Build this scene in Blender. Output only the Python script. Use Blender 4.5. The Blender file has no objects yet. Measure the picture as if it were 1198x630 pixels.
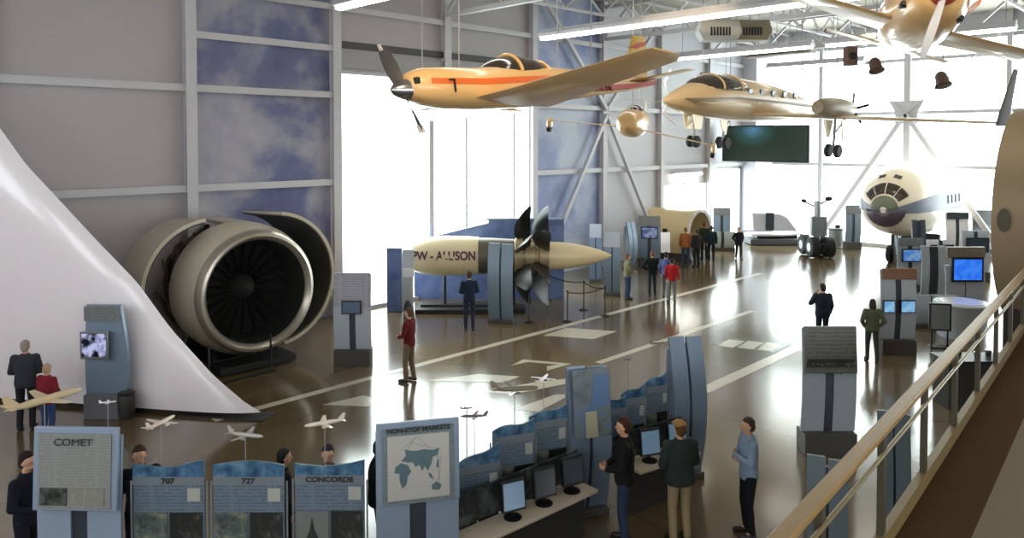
import bpy, math, random
import numpy as np
from mathutils import Vector, Matrix
S = math.sqrt(0.5); PI = math.pi
F = 870.0; CX = 599.0; CY = 190.0; TH = math.atan(25/870); CH = 5.7
sc = bpy.context.scene; col = sc.collection
R = math.radians

# ---------- where a thing seen in the photograph stands ----------
def ray(px, py):
    u = (px-CX)/F; v = (CY-py)/F
    return (math.cos(TH)+v*math.sin(TH), u, -math.sin(TH)+v*math.cos(TH))
def W(zf, lat, z=0.0): return Vector(((-zf+lat)*S, (zf+lat)*S, z))
def G(px, py, z=0.0):
    a, b, c = ray(px, py); t = (CH-z)/(-c); return W(a*t, b*t, z)
def P(px, py, zf):
    a, b, c = ray(px, py); t = zf/a; return W(a*t, b*t, CH+c*t)
def at_zf(px, zf, z=0.0):
    return W(zf, (px-CX)/F*zf*1.0, z)
def wall_x(px, py, x):          # point on a plane x = const
    a, b, c = ray(px, py); d = W(a, b, c); t = x/d.x; return Vector((d.x*t, d.y*t, CH+c*t))

# ---------- materials ----------
def lin(c):
    out = []
    for v in c[:3]:
        v /= 255.0
        out.append(v/12.92 if v <= .04045 else ((v+.055)/1.055)**2.4)
    return (*out, 1)
MATS = {}
def mat(name, color=(200,200,200), rough=.5, metal=0.0, spec=.5, var=.06, scale=3.0, emit=None, estr=0.0, coat=0.0, alpha=1.0, build=None):
    if name in MATS: return MATS[name]
    m = bpy.data.materials.new(name); m.use_nodes = True
    nt = m.node_tree; b = nt.nodes['Principled BSDF']
    b.inputs['Roughness'].default_value = rough; b.inputs['Metallic'].default_value = metal
    b.inputs['Specular IOR Level'].default_value = spec; b.inputs['Coat Weight'].default_value = coat
    b.inputs['Alpha'].default_value = alpha
    c = lin(color)
    if var > 0:
        tc = nt.nodes.new('ShaderNodeTexCoord'); n = nt.nodes.new('ShaderNodeTexNoise'); n.inputs['Scale'].default_value = scale
        n.inputs['Detail'].default_value = 4
        mx = nt.nodes.new('ShaderNodeMix'); mx.data_type = 'RGBA'
        mx.inputs[6].default_value = tuple(min(1, x*(1-var)) for x in c[:3])+(1,)
        mx.inputs[7].default_value = tuple(min(1, x*(1+var)) for x in c[:3])+(1,)
        nt.links.new(tc.outputs['Object'], n.inputs['Vector']); nt.links.new(n.outputs['Fac'], mx.inputs[0])
        nt.links.new(mx.outputs[2], b.inputs['Base Color'])
    else: b.inputs['Base Color'].default_value = c
    if emit is not None:
        b.inputs['Emission Color'].default_value = lin(emit); b.inputs['Emission Strength'].default_value = estr
    if build: build(nt, b)
    MATS[name] = m; return m

def ramp(nt, fac, stops):
    r = nt.nodes.new('ShaderNodeValToRGB'); e = r.color_ramp.elements
    while len(e) < len(stops): e.new(.5)
    for k, (p, c) in enumerate(stops): e[k].position = p; e[k].color = lin(c)
    nt.links.new(fac, r.inputs['Fac']); return r
def clouds(stops, scale, dist=.4):
    def f(nt, b):
        tc = nt.nodes.new('ShaderNodeTexCoord'); n = nt.nodes.new('ShaderNodeTexNoise')
        n.inputs['Scale'].default_value = scale; n.inputs['Detail'].default_value = 7; n.inputs['Roughness'].default_value = .55
        n.inputs['Distortion'].default_value = dist
        nt.links.new(tc.outputs['Object'], n.inputs['Vector'])
        r = ramp(nt, n.outputs['Fac'], stops); nt.links.new(r.outputs['Color'], b.inputs['Base Color'])
    return f
def printed(base, ink, lines=26.0, cols=2.0, amount=.5):
    """printed paragraphs: thin horizontal lines of ragged words on a panel (object X across, Z up)"""
    def f(nt, b):
        tc = nt.nodes.new('ShaderNodeTexCoord'); s = nt.nodes.new('ShaderNodeSeparateXYZ'); nt.links.new(tc.outputs['Object'], s.inputs[0])
        def mth(op, a, v=None):
            m_ = nt.nodes.new('ShaderNodeMath'); m_.operation = op
            for k, x in enumerate((a, v)):
                if x is None: continue
                if isinstance(x, (int, float)): m_.inputs[k].default_value = x
                else: nt.links.new(x, m_.inputs[k])
            return m_.outputs[0]
        row = mth('FRACT', mth('MULTIPLY', s.outputs['Z'], lines)); rl = mth('LESS_THAN', row, .5)
        cx = mth('FRACT', mth('ADD', mth('MULTIPLY', s.outputs['X'], cols), .5)); cl = mth('GREATER_THAN', cx, .1)
        nz = nt.nodes.new('ShaderNodeTexNoise'); nz.inputs['Scale'].default_value = 22; nt.links.new(tc.outputs['Object'], nz.inputs['Vector'])
        w = mth('GREATER_THAN', nz.outputs['Fac'], .42)
        fac = mth('MULTIPLY', mth('MULTIPLY', mth('MULTIPLY', rl, cl), w), amount)
        mx = nt.nodes.new('ShaderNodeMix'); mx.data_type = 'RGBA'; mx.inputs[6].default_value = lin(base); mx.inputs[7].default_value = lin(ink)
        nt.links.new(fac, mx.inputs[0]); nt.links.new(mx.outputs[2], b.inputs['Base Color'])
    return f

# ---------- mesh builder ----------
class MB:
    def __init__(s): s.v = []; s.f = []; s.M = Matrix.Identity(4)
    def add(s, vs, fs):
        n = len(s.v); s.v += [tuple(s.M @ Vector(p)) for p in vs]; s.f += [tuple(i+n for i in q) for q in fs]; return s
    def box(s, c, d, rz=0, rx=0, ry=0, taper=1.0):
        M = Matrix.Translation(c) @ Matrix.Rotation(rz,4,'Z') @ Matrix.Rotation(rx,4,'X') @ Matrix.Rotation(ry,4,'Y')
        x, y, z = [k/2 for k in d]
        vs = [M @ Vector((a*x*(taper if c_ > 0 else 1), b*y*(taper if c_ > 0 else 1), c_*z)) for a, b, c_ in
              ((-1,-1,-1),(1,-1,-1),(1,1,-1),(-1,1,-1),(-1,-1,1),(1,-1,1),(1,1,1),(-1,1,1))]
        return s.add(vs, [(0,3,2,1),(4,5,6,7),(0,1,5,4),(1,2,6,5),(2,3,7,6),(3,0,4,7)])
    def bar(s, a, b, w, h=None):            # square bar between two points
        a = Vector(a); b = Vector(b); d = b-a; L = d.length; q = d.to_track_quat('Z','Y').to_matrix().to_4x4()
        M = Matrix.Translation((a+b)/2) @ q; h = h or w
        vs = [M @ Vector((i*w/2, j*h/2, k*L/2)) for i, j, k in ((-1,-1,-1),(1,-1,-1),(1,1,-1),(-1,1,-1),(-1,-1,1),(1,-1,1),(1,1,1),(-1,1,1))]
        return s.add(vs, [(0,3,2,1),(4,5,6,7),(0,1,5,4),(1,2,6,5),(2,3,7,6),(3,0,4,7)])
    def tube(s, pts, r, n=10, cap=True):
        pts = [Vector(p) for p in pts]; rr = r if isinstance(r, (list, tuple)) else [r]*len(pts)
        rings = []; up = None
        for k, p in enumerate(pts):
            d = (pts[min(k+1,len(pts)-1)]-pts[max(k-1,0)]).normalized()
            if up is None: up = Vector((0,0,1)) if abs(d.z) < .9 else Vector((1,0,0))
            x = d.cross(up).normalized(); y = x.cross(d).normalized(); up = y
            rings.append([p+x*math.cos(2*PI*i/n)*rr[k]+y*math.sin(2*PI*i/n)*rr[k] for i in range(n)])
        return s.loft(rings, cap)
    def loft(s, rings, cap=True, closed=True):
        n = len(rings[0]); vs = [p for r_ in rings for p in r_]; fs = []
        for k in range(len(rings)-1):
            for i in range(n if closed else n-1):
                j = (i+1) % n; fs.append((k*n+i, k*n+j, (k+1)*n+j, (k+1)*n+i))
        if cap: fs.append(tuple(reversed(range(n)))); fs.append(tuple((len(rings)-1)*n+i for i in range(n)))
        return s.add(vs, fs)
    def lathe(s, prof, axis='Z', n=32, cap=True, a0=0, a1=2*PI):
        rings = []; full = abs(a1-a0-2*PI) < 1e-6; m = n if full else n+1
        for t, r_ in prof:
            ring = []
            for i in range(m):
                a = a0+(a1-a0)*i/n; c, d = r_*math.cos(a), r_*math.sin(a)
                ring.append({'Z':(c,d,t), 'X':(t,c,d), 'Y':(d,t,c)}[axis])
            rings.append(ring)
        return s.loft(rings, cap and full, full)
    def ell(s, c, r, n=16, m=10, M=None):
        rings = []
        c = Vector(c)
        for k in range(m+1):
            a = -PI/2+PI*(k+(.02 if k == 0 else -.02 if k == m else 0))/m
            ring = [Vector((r[0]*math.cos(a)*math.cos(2*PI*i/n), r[1]*math.cos(a)*math.sin(2*PI*i/n), r[2]*math.sin(a))) for i in range(n)]
            rings.append([c+((M @ p) if M else p) for p in ring])
        return s.loft(rings)
    def cap(s, a, b, ra, rb, n=12):         # tapered capsule
        a = Vector(a); b = Vector(b); d = b-a; L = max(d.length, 1e-4); q = d.to_track_quat('Z','Y').to_matrix()
        prof = [(-ra*math.cos(t), ra*math.sin(t)) for t in (.12, .5, 1.0, 1.4)]+[(L+rb*math.cos(t), rb*math.sin(t)) for t in (1.4, 1.0, .5, .12)]
        return s.loft([[a+q @ Vector((r_*math.cos(2*PI*i/n), r_*math.sin(2*PI*i/n), t)) for i in range(n)] for t, r_ in prof])
    def prism(s, poly, y0, y1):              # polygon in XZ extruded along Y
        n = len(poly); vs = [(x, y0, z) for x, z in poly]+[(x, y1, z) for x, z in poly]
        return s.add(vs, [tuple(range(n)), tuple(reversed(range(n, 2*n)))]+[(i, (i+1) % n+0, (i+1) % n+n, i+n)[::-1] for i in range(n)])
    def slab(s, poly, z0, z1):               # polygon in XY extruded along Z
        n = len(poly); vs = [(x, y, z0) for x, y in poly]+[(x, y, z1) for x, y in poly]
        return s.add(vs, [tuple(reversed(range(n))), tuple(range(n, 2*n))]+[(i, (i+1) % n, (i+1) % n+n, i+n) for i in range(n)])
    def build(s, name, m, parent=None, loc=(0,0,0), rot=(0,0,0), smooth=35, bevel=0):
        me = bpy.data.meshes.new(name); me.from_pydata(s.v, [], s.f); me.validate(); me.update()
        import bmesh
        bm = bmesh.new(); bm.from_mesh(me); bmesh.ops.recalc_face_normals(bm, faces=bm.faces); bm.to_mesh(me); bm.free()
        if m: me.materials.append(m)
        if smooth: me.shade_smooth(); me.set_sharp_from_angle(angle=R(smooth))
        o = bpy.data.objects.new(name, me); col.objects.link(o); o.location = loc; o.rotation_euler = rot
        if parent: o.parent = parent
        if bevel:
            b = o.modifiers.new('bevel', 'BEVEL'); b.width = bevel; b.segments = 2; b.limit_method = 'ANGLE'; b.angle_limit = R(40)
        return o
def tag(o, label, cat, group=None):
    o['label'] = label; o['category'] = cat
    if group: o['group'] = group
    return o
def thing(name, label, cat, loc=(0,0,0), rz=0, group=None):
    o = bpy.data.objects.new(name, None); col.objects.link(o); o.location = loc; o.rotation_euler = (0,0,rz)
    o.empty_display_size = .2
    return tag(o, label, cat, group)
def struct(name, mb, m, **k):
    o = mb.build(name, m, **k); o['kind'] = 'structure'; return o
def text(body, size, m, parent, loc, rot=(PI/2,0,0), name='lettering', ext=.003, sx=1.0, bold=.0, align='CENTER', shape=None):
    c = bpy.data.curves.new('lettering', 'FONT'); c.body = body; c.size = size; c.extrude = ext; c.align_x = align; c.align_y = 'CENTER'; c.offset = bold
    o = bpy.data.objects.new('tmp', c); col.objects.link(o); bpy.context.view_layer.update()
    me = bpy.data.meshes.new_from_object(o.evaluated_get(bpy.context.evaluated_depsgraph_get()))
    bpy.data.objects.remove(o); me.name = name; me.materials.clear(); me.materials.append(m)
    for v in me.vertices: v.co.x *= sx
    if shape:
        for v in me.vertices: v.co = shape(v.co)
    t = bpy.data.objects.new(name, me); col.objects.link(t); t.parent = parent; t.location = loc; t.rotation_euler = rot
    return t
def copy_tree(o, parent=None):
    kids = [c for c in bpy.data.objects if c.parent == o]
    c = o.copy(); col.objects.link(c); c.parent = parent
    for k in kids: copy_tree(k, c)
    return c
D45 = PI/4      # a thing turned by this faces the camera's side of the hall

# ---------- camera, sky, colour ----------
cam_d = bpy.data.cameras.new('camera'); cam = bpy.data.objects.new('camera', cam_d); col.objects.link(cam)
cam.location = (0,0,CH); cam.rotation_euler = (PI/2-TH, 0, D45)
cam_d.sensor_width = 36; cam_d.lens = F/1198*36; cam_d.shift_y = -(315-CY)/1198; cam_d.clip_end = 500
sc.camera = cam
SKY = 12.5
w = bpy.data.worlds.new('sky'); sc.world = w; w.use_nodes = True
bg = w.node_tree.nodes['Background']; bg.inputs['Color'].default_value = (.94,.98,1.0,1); bg.inputs['Strength'].default_value = SKY
sc.view_settings.view_transform = 'Standard'; sc.view_settings.look = 'None'; sc.view_settings.gamma = 1
sc.view_settings.use_curve_mapping = False; sc.view_settings.exposure = -0.3
try:
    cy = sc.cycles; cy.use_denoising = True; cy.max_bounces = 7; cy.diffuse_bounces = 4; cy.glossy_bounces = 4; cy.transmission_bounces = 4
    cy.transparent_max_bounces = 12; cy.caustics_reflective = False; cy.caustics_refractive = False; cy.sample_clamp_indirect = 8
except Exception: pass

# ---------- shared materials ----------
M_wall = mat('painted_wall_panels', (172,166,168), .6, scale=.6, var=.05)
M_wallw = mat('white_wall_panels', (190,190,198), .6, scale=.6, var=.04)
M_steel = mat('white_painted_steel', (190,188,192), .45, var=.03)
M_steel2 = mat('grey_painted_steel', (150,148,150), .5, var=.05)
M_deck = mat('roof_deck', (176,172,160), .7, var=.05)
M_mur = mat('cloud_mural', (120,130,180), .55, var=0, build=clouds([(.36,(84,88,128)),(.46,(102,106,142)),(.54,(150,148,162)),(.66,(176,170,174))], .3, .25))
M_mur2 = mat('pale_cloud_mural', (120,130,180), .55, var=0, build=clouds([(.35,(112,126,168)),(.48,(144,154,190)),(.6,(184,190,206))], .3, .3))
def glassmat():
    m = bpy.data.materials.new('window_glass'); m.use_nodes = True; nt = m.node_tree; nt.nodes.remove(nt.nodes['Principled BSDF'])
    out = nt.nodes['Material Output']; a = nt.nodes.new('ShaderNodeBsdfTransparent'); a.inputs[0].default_value = (.93,.97,.95,1)
    g = nt.nodes.new('ShaderNodeBsdfGlossy'); g.inputs['Roughness'].default_value = .02
    fr = nt.nodes.new('ShaderNodeLayerWeight'); p_ = nt.nodes.new('ShaderNodeMath'); p_.operation = 'POWER'; p_.inputs[1].default_value = 5
    ad = nt.nodes.new('ShaderNodeMath'); ad.operation = 'MULTIPLY_ADD'; ad.inputs[1].default_value = .9; ad.inputs[2].default_value = .04; mx = nt.nodes.new('ShaderNodeMixShader')
    nt.links.new(fr.outputs['Facing'], p_.inputs[0]); nt.links.new(p_.outputs[0], ad.inputs[0]); nt.links.new(ad.outputs[0], mx.inputs[0]); nt.links.new(a.outputs[0], mx.inputs[1]); nt.links.new(g.outputs[0], mx.inputs[2]); nt.links.new(mx.outputs[0], out.inputs[0])
    return m
M_glass = glassmat()
M_dark = mat('dark_metal', (34,33,34), .45, .3)
M_black = mat('black_plastic', (16,16,18), .4)
M_rubber = mat('tyre_rubber', (22,22,24), .75)
M_chrome = mat('polished_metal', (200,200,205), .22, 1.0)
M_alu = mat('brushed_aluminium', (160,164,170), .35, .85)
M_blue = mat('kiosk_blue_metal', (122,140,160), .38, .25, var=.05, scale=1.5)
M_pale = mat('kiosk_pale_panel', (172,180,190), .45, .05, var=.04)
M_plinth = mat('kiosk_plinth', (70,66,62), .5)
M_slot = mat('kiosk_dark_slot', (58,64,74), .4, .3)
M_head = mat('kiosk_header_print', rough=.4, var=0, build=printed((122,126,128), (78,82,88), 20, 2))
M_poster = mat('history_panel_print', rough=.35, var=0, build=printed((104,120,134), (66,80,94), 24, 2.2))
M_cream = mat('cream_paint', (226,206,160), .3, coat=.3, var=.03)
M_tan = mat('tan_paint', (140,122,96), .5, var=.05)
M_white = mat('white_gloss_paint', (222,220,226), .22, coat=.5, var=.02)

# ---------- the hall ----------
XL = -21.2; YF = 42.3; XR = 12.0; YB = -8.0; ZC = 12.0
COLS = [-.95+4.65*k for k in range(0, 9)]      # 3.7 8.35 13 17.65 22.3 26.95 31.6 36.25
COLS = [3.7, 8.35, 13.0, 17.65, 22.3, 26.95, 31.6, 36.25, 40.0]
def floor_build(nt, b):
    tc = nt.nodes.new('ShaderNodeTexCoord'); n = nt.nodes.new('ShaderNodeTexNoise'); n.inputs['Scale'].default_value = .16; n.inputs['Detail'].default_value = 6
    nt.links.new(tc.outputs['Object'], n.inputs['Vector'])
    r = ramp(nt, n.outputs['Fac'], [(.3,(84,69,47)),(.5,(102,87,64)),(.7,(118,104,82))])
    br = nt.nodes.new('ShaderNodeTexBrick'); br.offset = 0; br.inputs['Scale'].default_value = 1; br.inputs['Brick Width'].default_value = 4.6; br.inputs['Row Height'].default_value = 4.6
    br.inputs['Mortar Size'].default_value = .012; br.inputs['Color1'].default_value = (1,1,1,1); br.inputs['Color2'].default_value = (1,1,1,1); br.inputs['Mortar'].default_value = (.72,.72,.72,1)
    nt.links.new(tc.outputs['Object'], br.inputs['Vector'])
    mx = nt.nodes.new('ShaderNodeMix'); mx.data_type = 'RGBA'; mx.blend_type = 'MULTIPLY'; mx.inputs[0].default_value = 1
    nt.links.new(r.outputs['Color'], mx.inputs[6]); nt.links.new(br.outputs['Color'], mx.inputs[7]); nt.links.new(mx.outputs[2], b.inputs['Base Color'])
    n2 = nt.nodes.new('ShaderNodeTexNoise'); n2.inputs['Scale'].default_value = 1.2; n2.inputs['Detail'].default_value = 3; nt.links.new(tc.outputs['Object'], n2.inputs['Vector'])
    bp = nt.nodes.new('ShaderNodeBump'); bp.inputs['Strength'].default_value = .05; bp.inputs['Distance'].default_value = .05
    nt.links.new(n2.outputs['Fac'], bp.inputs['Height']); nt.links.new(bp.outputs['Normal'], b.inputs['Normal'])
M_floor = mat('polished_concrete', rough=.15, spec=1.0, var=0, coat=0, build=floor_build)
struct('floor', MB().box(((XL+XR)/2, (YF+YB)/2, -.15), (XR-XL+.6, YF-YB+.6, .3)), M_floor)
struct('ceiling', MB().box(((XL+XR)/2, (YF+YB)/2, ZC+.15), (XR-XL+.6, YF-YB+.6, .3)), M_deck)
m = MB(); m.box((XR+.15, 27, 6), (.3, 30.6, 12)).box((XR+.15, (YF+YB)/2, 1.5), (.3, YF-YB, 3)).box((XR+.15, (YF+YB)/2, 9.5), (.3, YF-YB, 5))  # unseen wall; its openings are added and sized for fill daylight
for k in range(12): m.box((XR+.15, YB+4.57*k, 5), (.3, 1.4, 4))
struct('wall_right', m, M_wall)
m = MB(); m.box(((XL+XR)/2, YB-.15, 2.7), (XR-XL, .3, 5.4)).box(((XL+XR)/2, YB-.15, 10.25), (XR-XL, .3, 3.5))  # unseen wall behind the camera, openings added to light the near exhibits
for k in range(8): m.box((XL+.4+4.63*k, YB-.15, 6.6), (2.0, .3, 4.3))
struct('wall_back', m, M_wall)
# left wall, bay by bay, with openings left free
def wall_panel(name, y0, y1, z0, z1, m): return struct(name, MB().box((XL-.1, (y0+y1)/2, (z0+z1)/2), (.2, y1-y0, z1-z0)), m)
wall_panel('wall_left', YB, 8.35, 0, ZC, M_wall)
wall_panel('wall_left_mural', 8.35, 13.0, 0, ZC, M_mur)
wall_panel('wall_left_over_window', 13.0, 22.3, 8.0, ZC, M_wall)
wall_panel('wall_left_pale_mural', 22.3, 26.95, 0, ZC, M_mur2)
wall_panel('wall_left_beyond', 26.95, 31.6, 0, ZC, M_wallw)
wall_panel('wall_left_door_bay', 31.6, 36.25, 3.5, ZC, M_wallw)
wall_panel('wall_left_end_bay', 36.25, 40.0, 4.2, ZC, M_wallw)
wall_panel('wall_left_end', 40.0, YF, 0, ZC, M_wallw)
struct('column_corner', MB().box((-20.75, 41.2, ZC/2), (.9, 2.2, ZC)), M_wallw)
def lwin(name, y0, y1, z1, mull, fw=.1):
    f = MB()
    for y in [y0+fw/2, y1-fw/2]+mull: f.box((XL-.05, y, z1/2), (.14, fw, z1))
    for z in (.05, z1-.05): f.box((XL-.05, (y0+y1)/2, z), (.14, y1-y0, .1))
    o = struct(name, f, M_steel); MB().box((XL-.06, (y0+y1)/2, z1/2), (.012, y1-y0-.1, z1-.1)).build('pane', M_glass, o, smooth=0)
lwin('window_1', 13.0, 22.3, 8.0, [17.0, 17.12, 18.75, 21.3], .1)
lwin('window_2', 31.6, 36.25, 3.5, [33.9]); lwin('window_3', 36.25, 40.0, 4.2, [])
for y in COLS[:-1]:
    zl = 8.05 if abs(y-17.65) < .1 else 0; zm = (ZC+zl)/2; hh = ZC-zl
    m = MB(); m.box((XL+.25, y, zm), (.04, .3, hh)); m.box((XL+.12,y,zm),(.22,.2,hh)); m.box((XL+.03,y,zm),(.03,.3,hh))
    struct('column_left', m, M_steel)
def girt(z, y0, y1, name='trim_girt'):
    struct(name, MB().box((XL+.1, (y0+y1)/2, z), (.16, y1-y0, .14)).box((XL+.19, (y0+y1)/2, z), (.03, y1-y0, .2)), M_steel)
for z in (4.37, 7.18): girt(z, YB, 13.0)
for z in (8.68, 10.0): girt(z, 8.35, 13.0)
for z in (10.0,): girt(z, 13.0, 22.3)
for z in (4.37, 7.18, 10.0): girt(z, 22.3, 40.0)
struct('trim_louver', MB().box((XL+.06, 17.65, 8.85), (.1, 9.1, .22)), mat('dark_louver', (70,66,66), .6))
struct('trim_header', MB().box((XL+.08, 17.65, 8.35), (.14, 9.1, .5)), M_steel2)
def brace(name, a, b, w_=.16): struct(name, MB().bar(a, b, w_), M_steel)
for y0, y1, z0, z1 in ((26.95,22.5,6.9,.1),(26.95,31.4,6.9,.1),(26.95,22.5,7.1,11.8),(26.95,31.4,7.1,11.8)): brace('brace_left', (XL+.35, y0, z0), (XL+.35, y1, z1))
# far glass wall
FM = [-20.3, -17.4, -12.9, -8.4, -3.9, .6, 5.1, 9.6]
for k in range(len(FM)):
    if k: struct('column_far', MB().box((FM[k], YF-.2, ZC/2), (.32 if k == 2 else .22, .25, ZC)), M_steel)
ends = [-20.9]+FM[1:]+[XR]
for k in range(len(ends)-1):
    x0, x1 = ends[k], ends[k+1]
    f = MB(); zt = 10.9
    for x in (x0+.04, x1-.04): f.box((x, YF+.05, zt/2), (.08, .12, zt))
    for z in (.06, 4.37, 7.18, 9.95, zt-.05): f.box(((x0+x1)/2, YF+.05, z), (x1-x0, .16, .18))
    o = struct('window_%d' % (k+4), f, M_steel)
    MB().box(((x0+x1)/2, YF+.06, zt/2), (x1-x0-.1, .012, zt-.1)).build('pane', M_glass, o, smooth=0)
struct('wall_far', MB().box(((XL+XR)/2, YF+.1, 11.45), (XR-XL, .2, 1.1)), M_wallw)
struct('wall_far_pier', MB().box((-21.05, YF+.1, 5.45), (.3, .2, 10.9)), M_wallw)
GZ = 7.1
struct('trim_gusset', MB().prism([(-13.75,7.8),(-12.05,7.8),(-12.35,7.2),(-12.35,6.6),(-13.45,6.6),(-13.45,7.2)], YF-.4, YF-.36), M_steel)
for x1, z1, w_ in ((-17.4,.1,.24),(-8.4,.1,.24),(-17.4,11.2,.05),(-8.4,11.2,.05)): struct('brace_far', MB().bar((-12.9, YF-.45, GZ), (x1, YF-.45, z1), w_), M_steel)
# roof trusses, purlins
for y in (8.35, 17.65, 26.95, 36.25):
    m = MB(); zb, zt = 10.3, 11.75
    m.box((( XL+XR)/2, y, zb), (XR-XL, .16, .16)).box(((XL+XR)/2, y, zt), (XR-XL, .16, .16))
    x = XL+.1; k = 0
    while x < XR-1.6:
        a, b = ((x, y, zb), (x+1.55, y, zt)) if k % 2 == 0 else ((x, y, zt), (x+1.55, y, zb))
        m.bar(a, b, .1); x += 1.55; k += 1
    struct('beam_roof_truss', m, M_steel)
for k in range(8):
    x = XL+2+4.2*k; m = MB(); zb, zt = 10.9, 11.8
    m.box((x, (YF+YB)/2, zb), (.1, YF-YB, .1)).box((x, (YF+YB)/2, zt), (.1, YF-YB, .1))
    y = YB; j = 0
    while y < YF-1.3:
        a, b = ((x, y, zb), (x, y+1.16, zt)) if j % 2 == 0 else ((x, y, zt), (x, y+1.16, zb))
        m.bar(a, b, .06); y += 1.16; j += 1
    struct('beam_roof_joist', m, M_steel)
# painted markings on the floor
M_line = mat('floor_line_paint', (196,188,170), .22, spec=.7, var=.04)
M_green = mat('floor_green_paint', (84,96,72), .2, spec=.7, var=.04)
def mark(pts, m=M_line, h=.004, name='floor_marking'):
    struct(name, MB().slab([tuple(G(*p).xy) for p in pts], -.01, h), m)
def stripe(a, b, w_, **k):
    A, B = G(*a), G(*b); d = (B-A).normalized(); n = Vector((-d.y, d.x, 0))*w_/2
    struct('floor_marking', MB().slab([tuple((A+n).xy), tuple((A-n).xy), tuple((B-n).xy), tuple((B+n).xy)], -.01, .004), M_line)
stripe((250,492),(890,320),.22); stripe((700,425),(880,364),.2); stripe((822,458),(937,405),.32); 
mark([(832,403),(858,396),(926,402),(905,414)], M_green, .006)
for k in range(3): mark([(840+23*k,405+2.2*k),(853+22*k,398+1.6*k),(871+22*k,400+1.6*k),(858+23*k,407.2+2.2*k)], M_line, .009)
mark([(636,393),(662,384),(722,388),(694,397)]); mark([(598,428),(612,421),(668,426),(640,434),(640,429),(655,427),(618,424)])
mark([(500,446),(560,438),(608,441),(590,448)]); mark([(566,459),(630,447),(700,440),(670,448),(600,462)]); mark([(600,480),(650,462),(668,462),(630,482)])
mark([(378,474),(425,463),(440,467),(432,476)])

# portals that guide the daylight through the glass and the added openings
def portal(loc, rot, sx, sy):
    l = bpy.data.lights.new('window_portal', 'AREA'); l.shape = 'RECTANGLE'; l.size = sx; l.size_y = sy
    try: l.cycles.is_portal = True
    except Exception: return
    o = bpy.data.objects.new('window_portal', l); col.objects.link(o); o.location = loc; o.rotation_euler = rot
portal((XR+.35, 1.8, 5), (0, PI/2, 0), 4, 19.7)
portal(((XL+XR)/2, YB-.35, 6.95), (PI/2, 0, 0), XR-XL, 3.1)
portal((XL-.2, 17.65, 4.0), (0, -PI/2, 0), 8.0, 9.3)
portal((XL-.2, 33.9, 1.75), (0, -PI/2, 0), 3.5, 4.65)
portal((XL-.2, 38.1, 2.1), (0, -PI/2, 0), 4.2, 3.75)
portal(((XL+XR)/2, YF+.2, 5.45), (-PI/2, 0, 0), XR-XL, 10.9)
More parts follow.
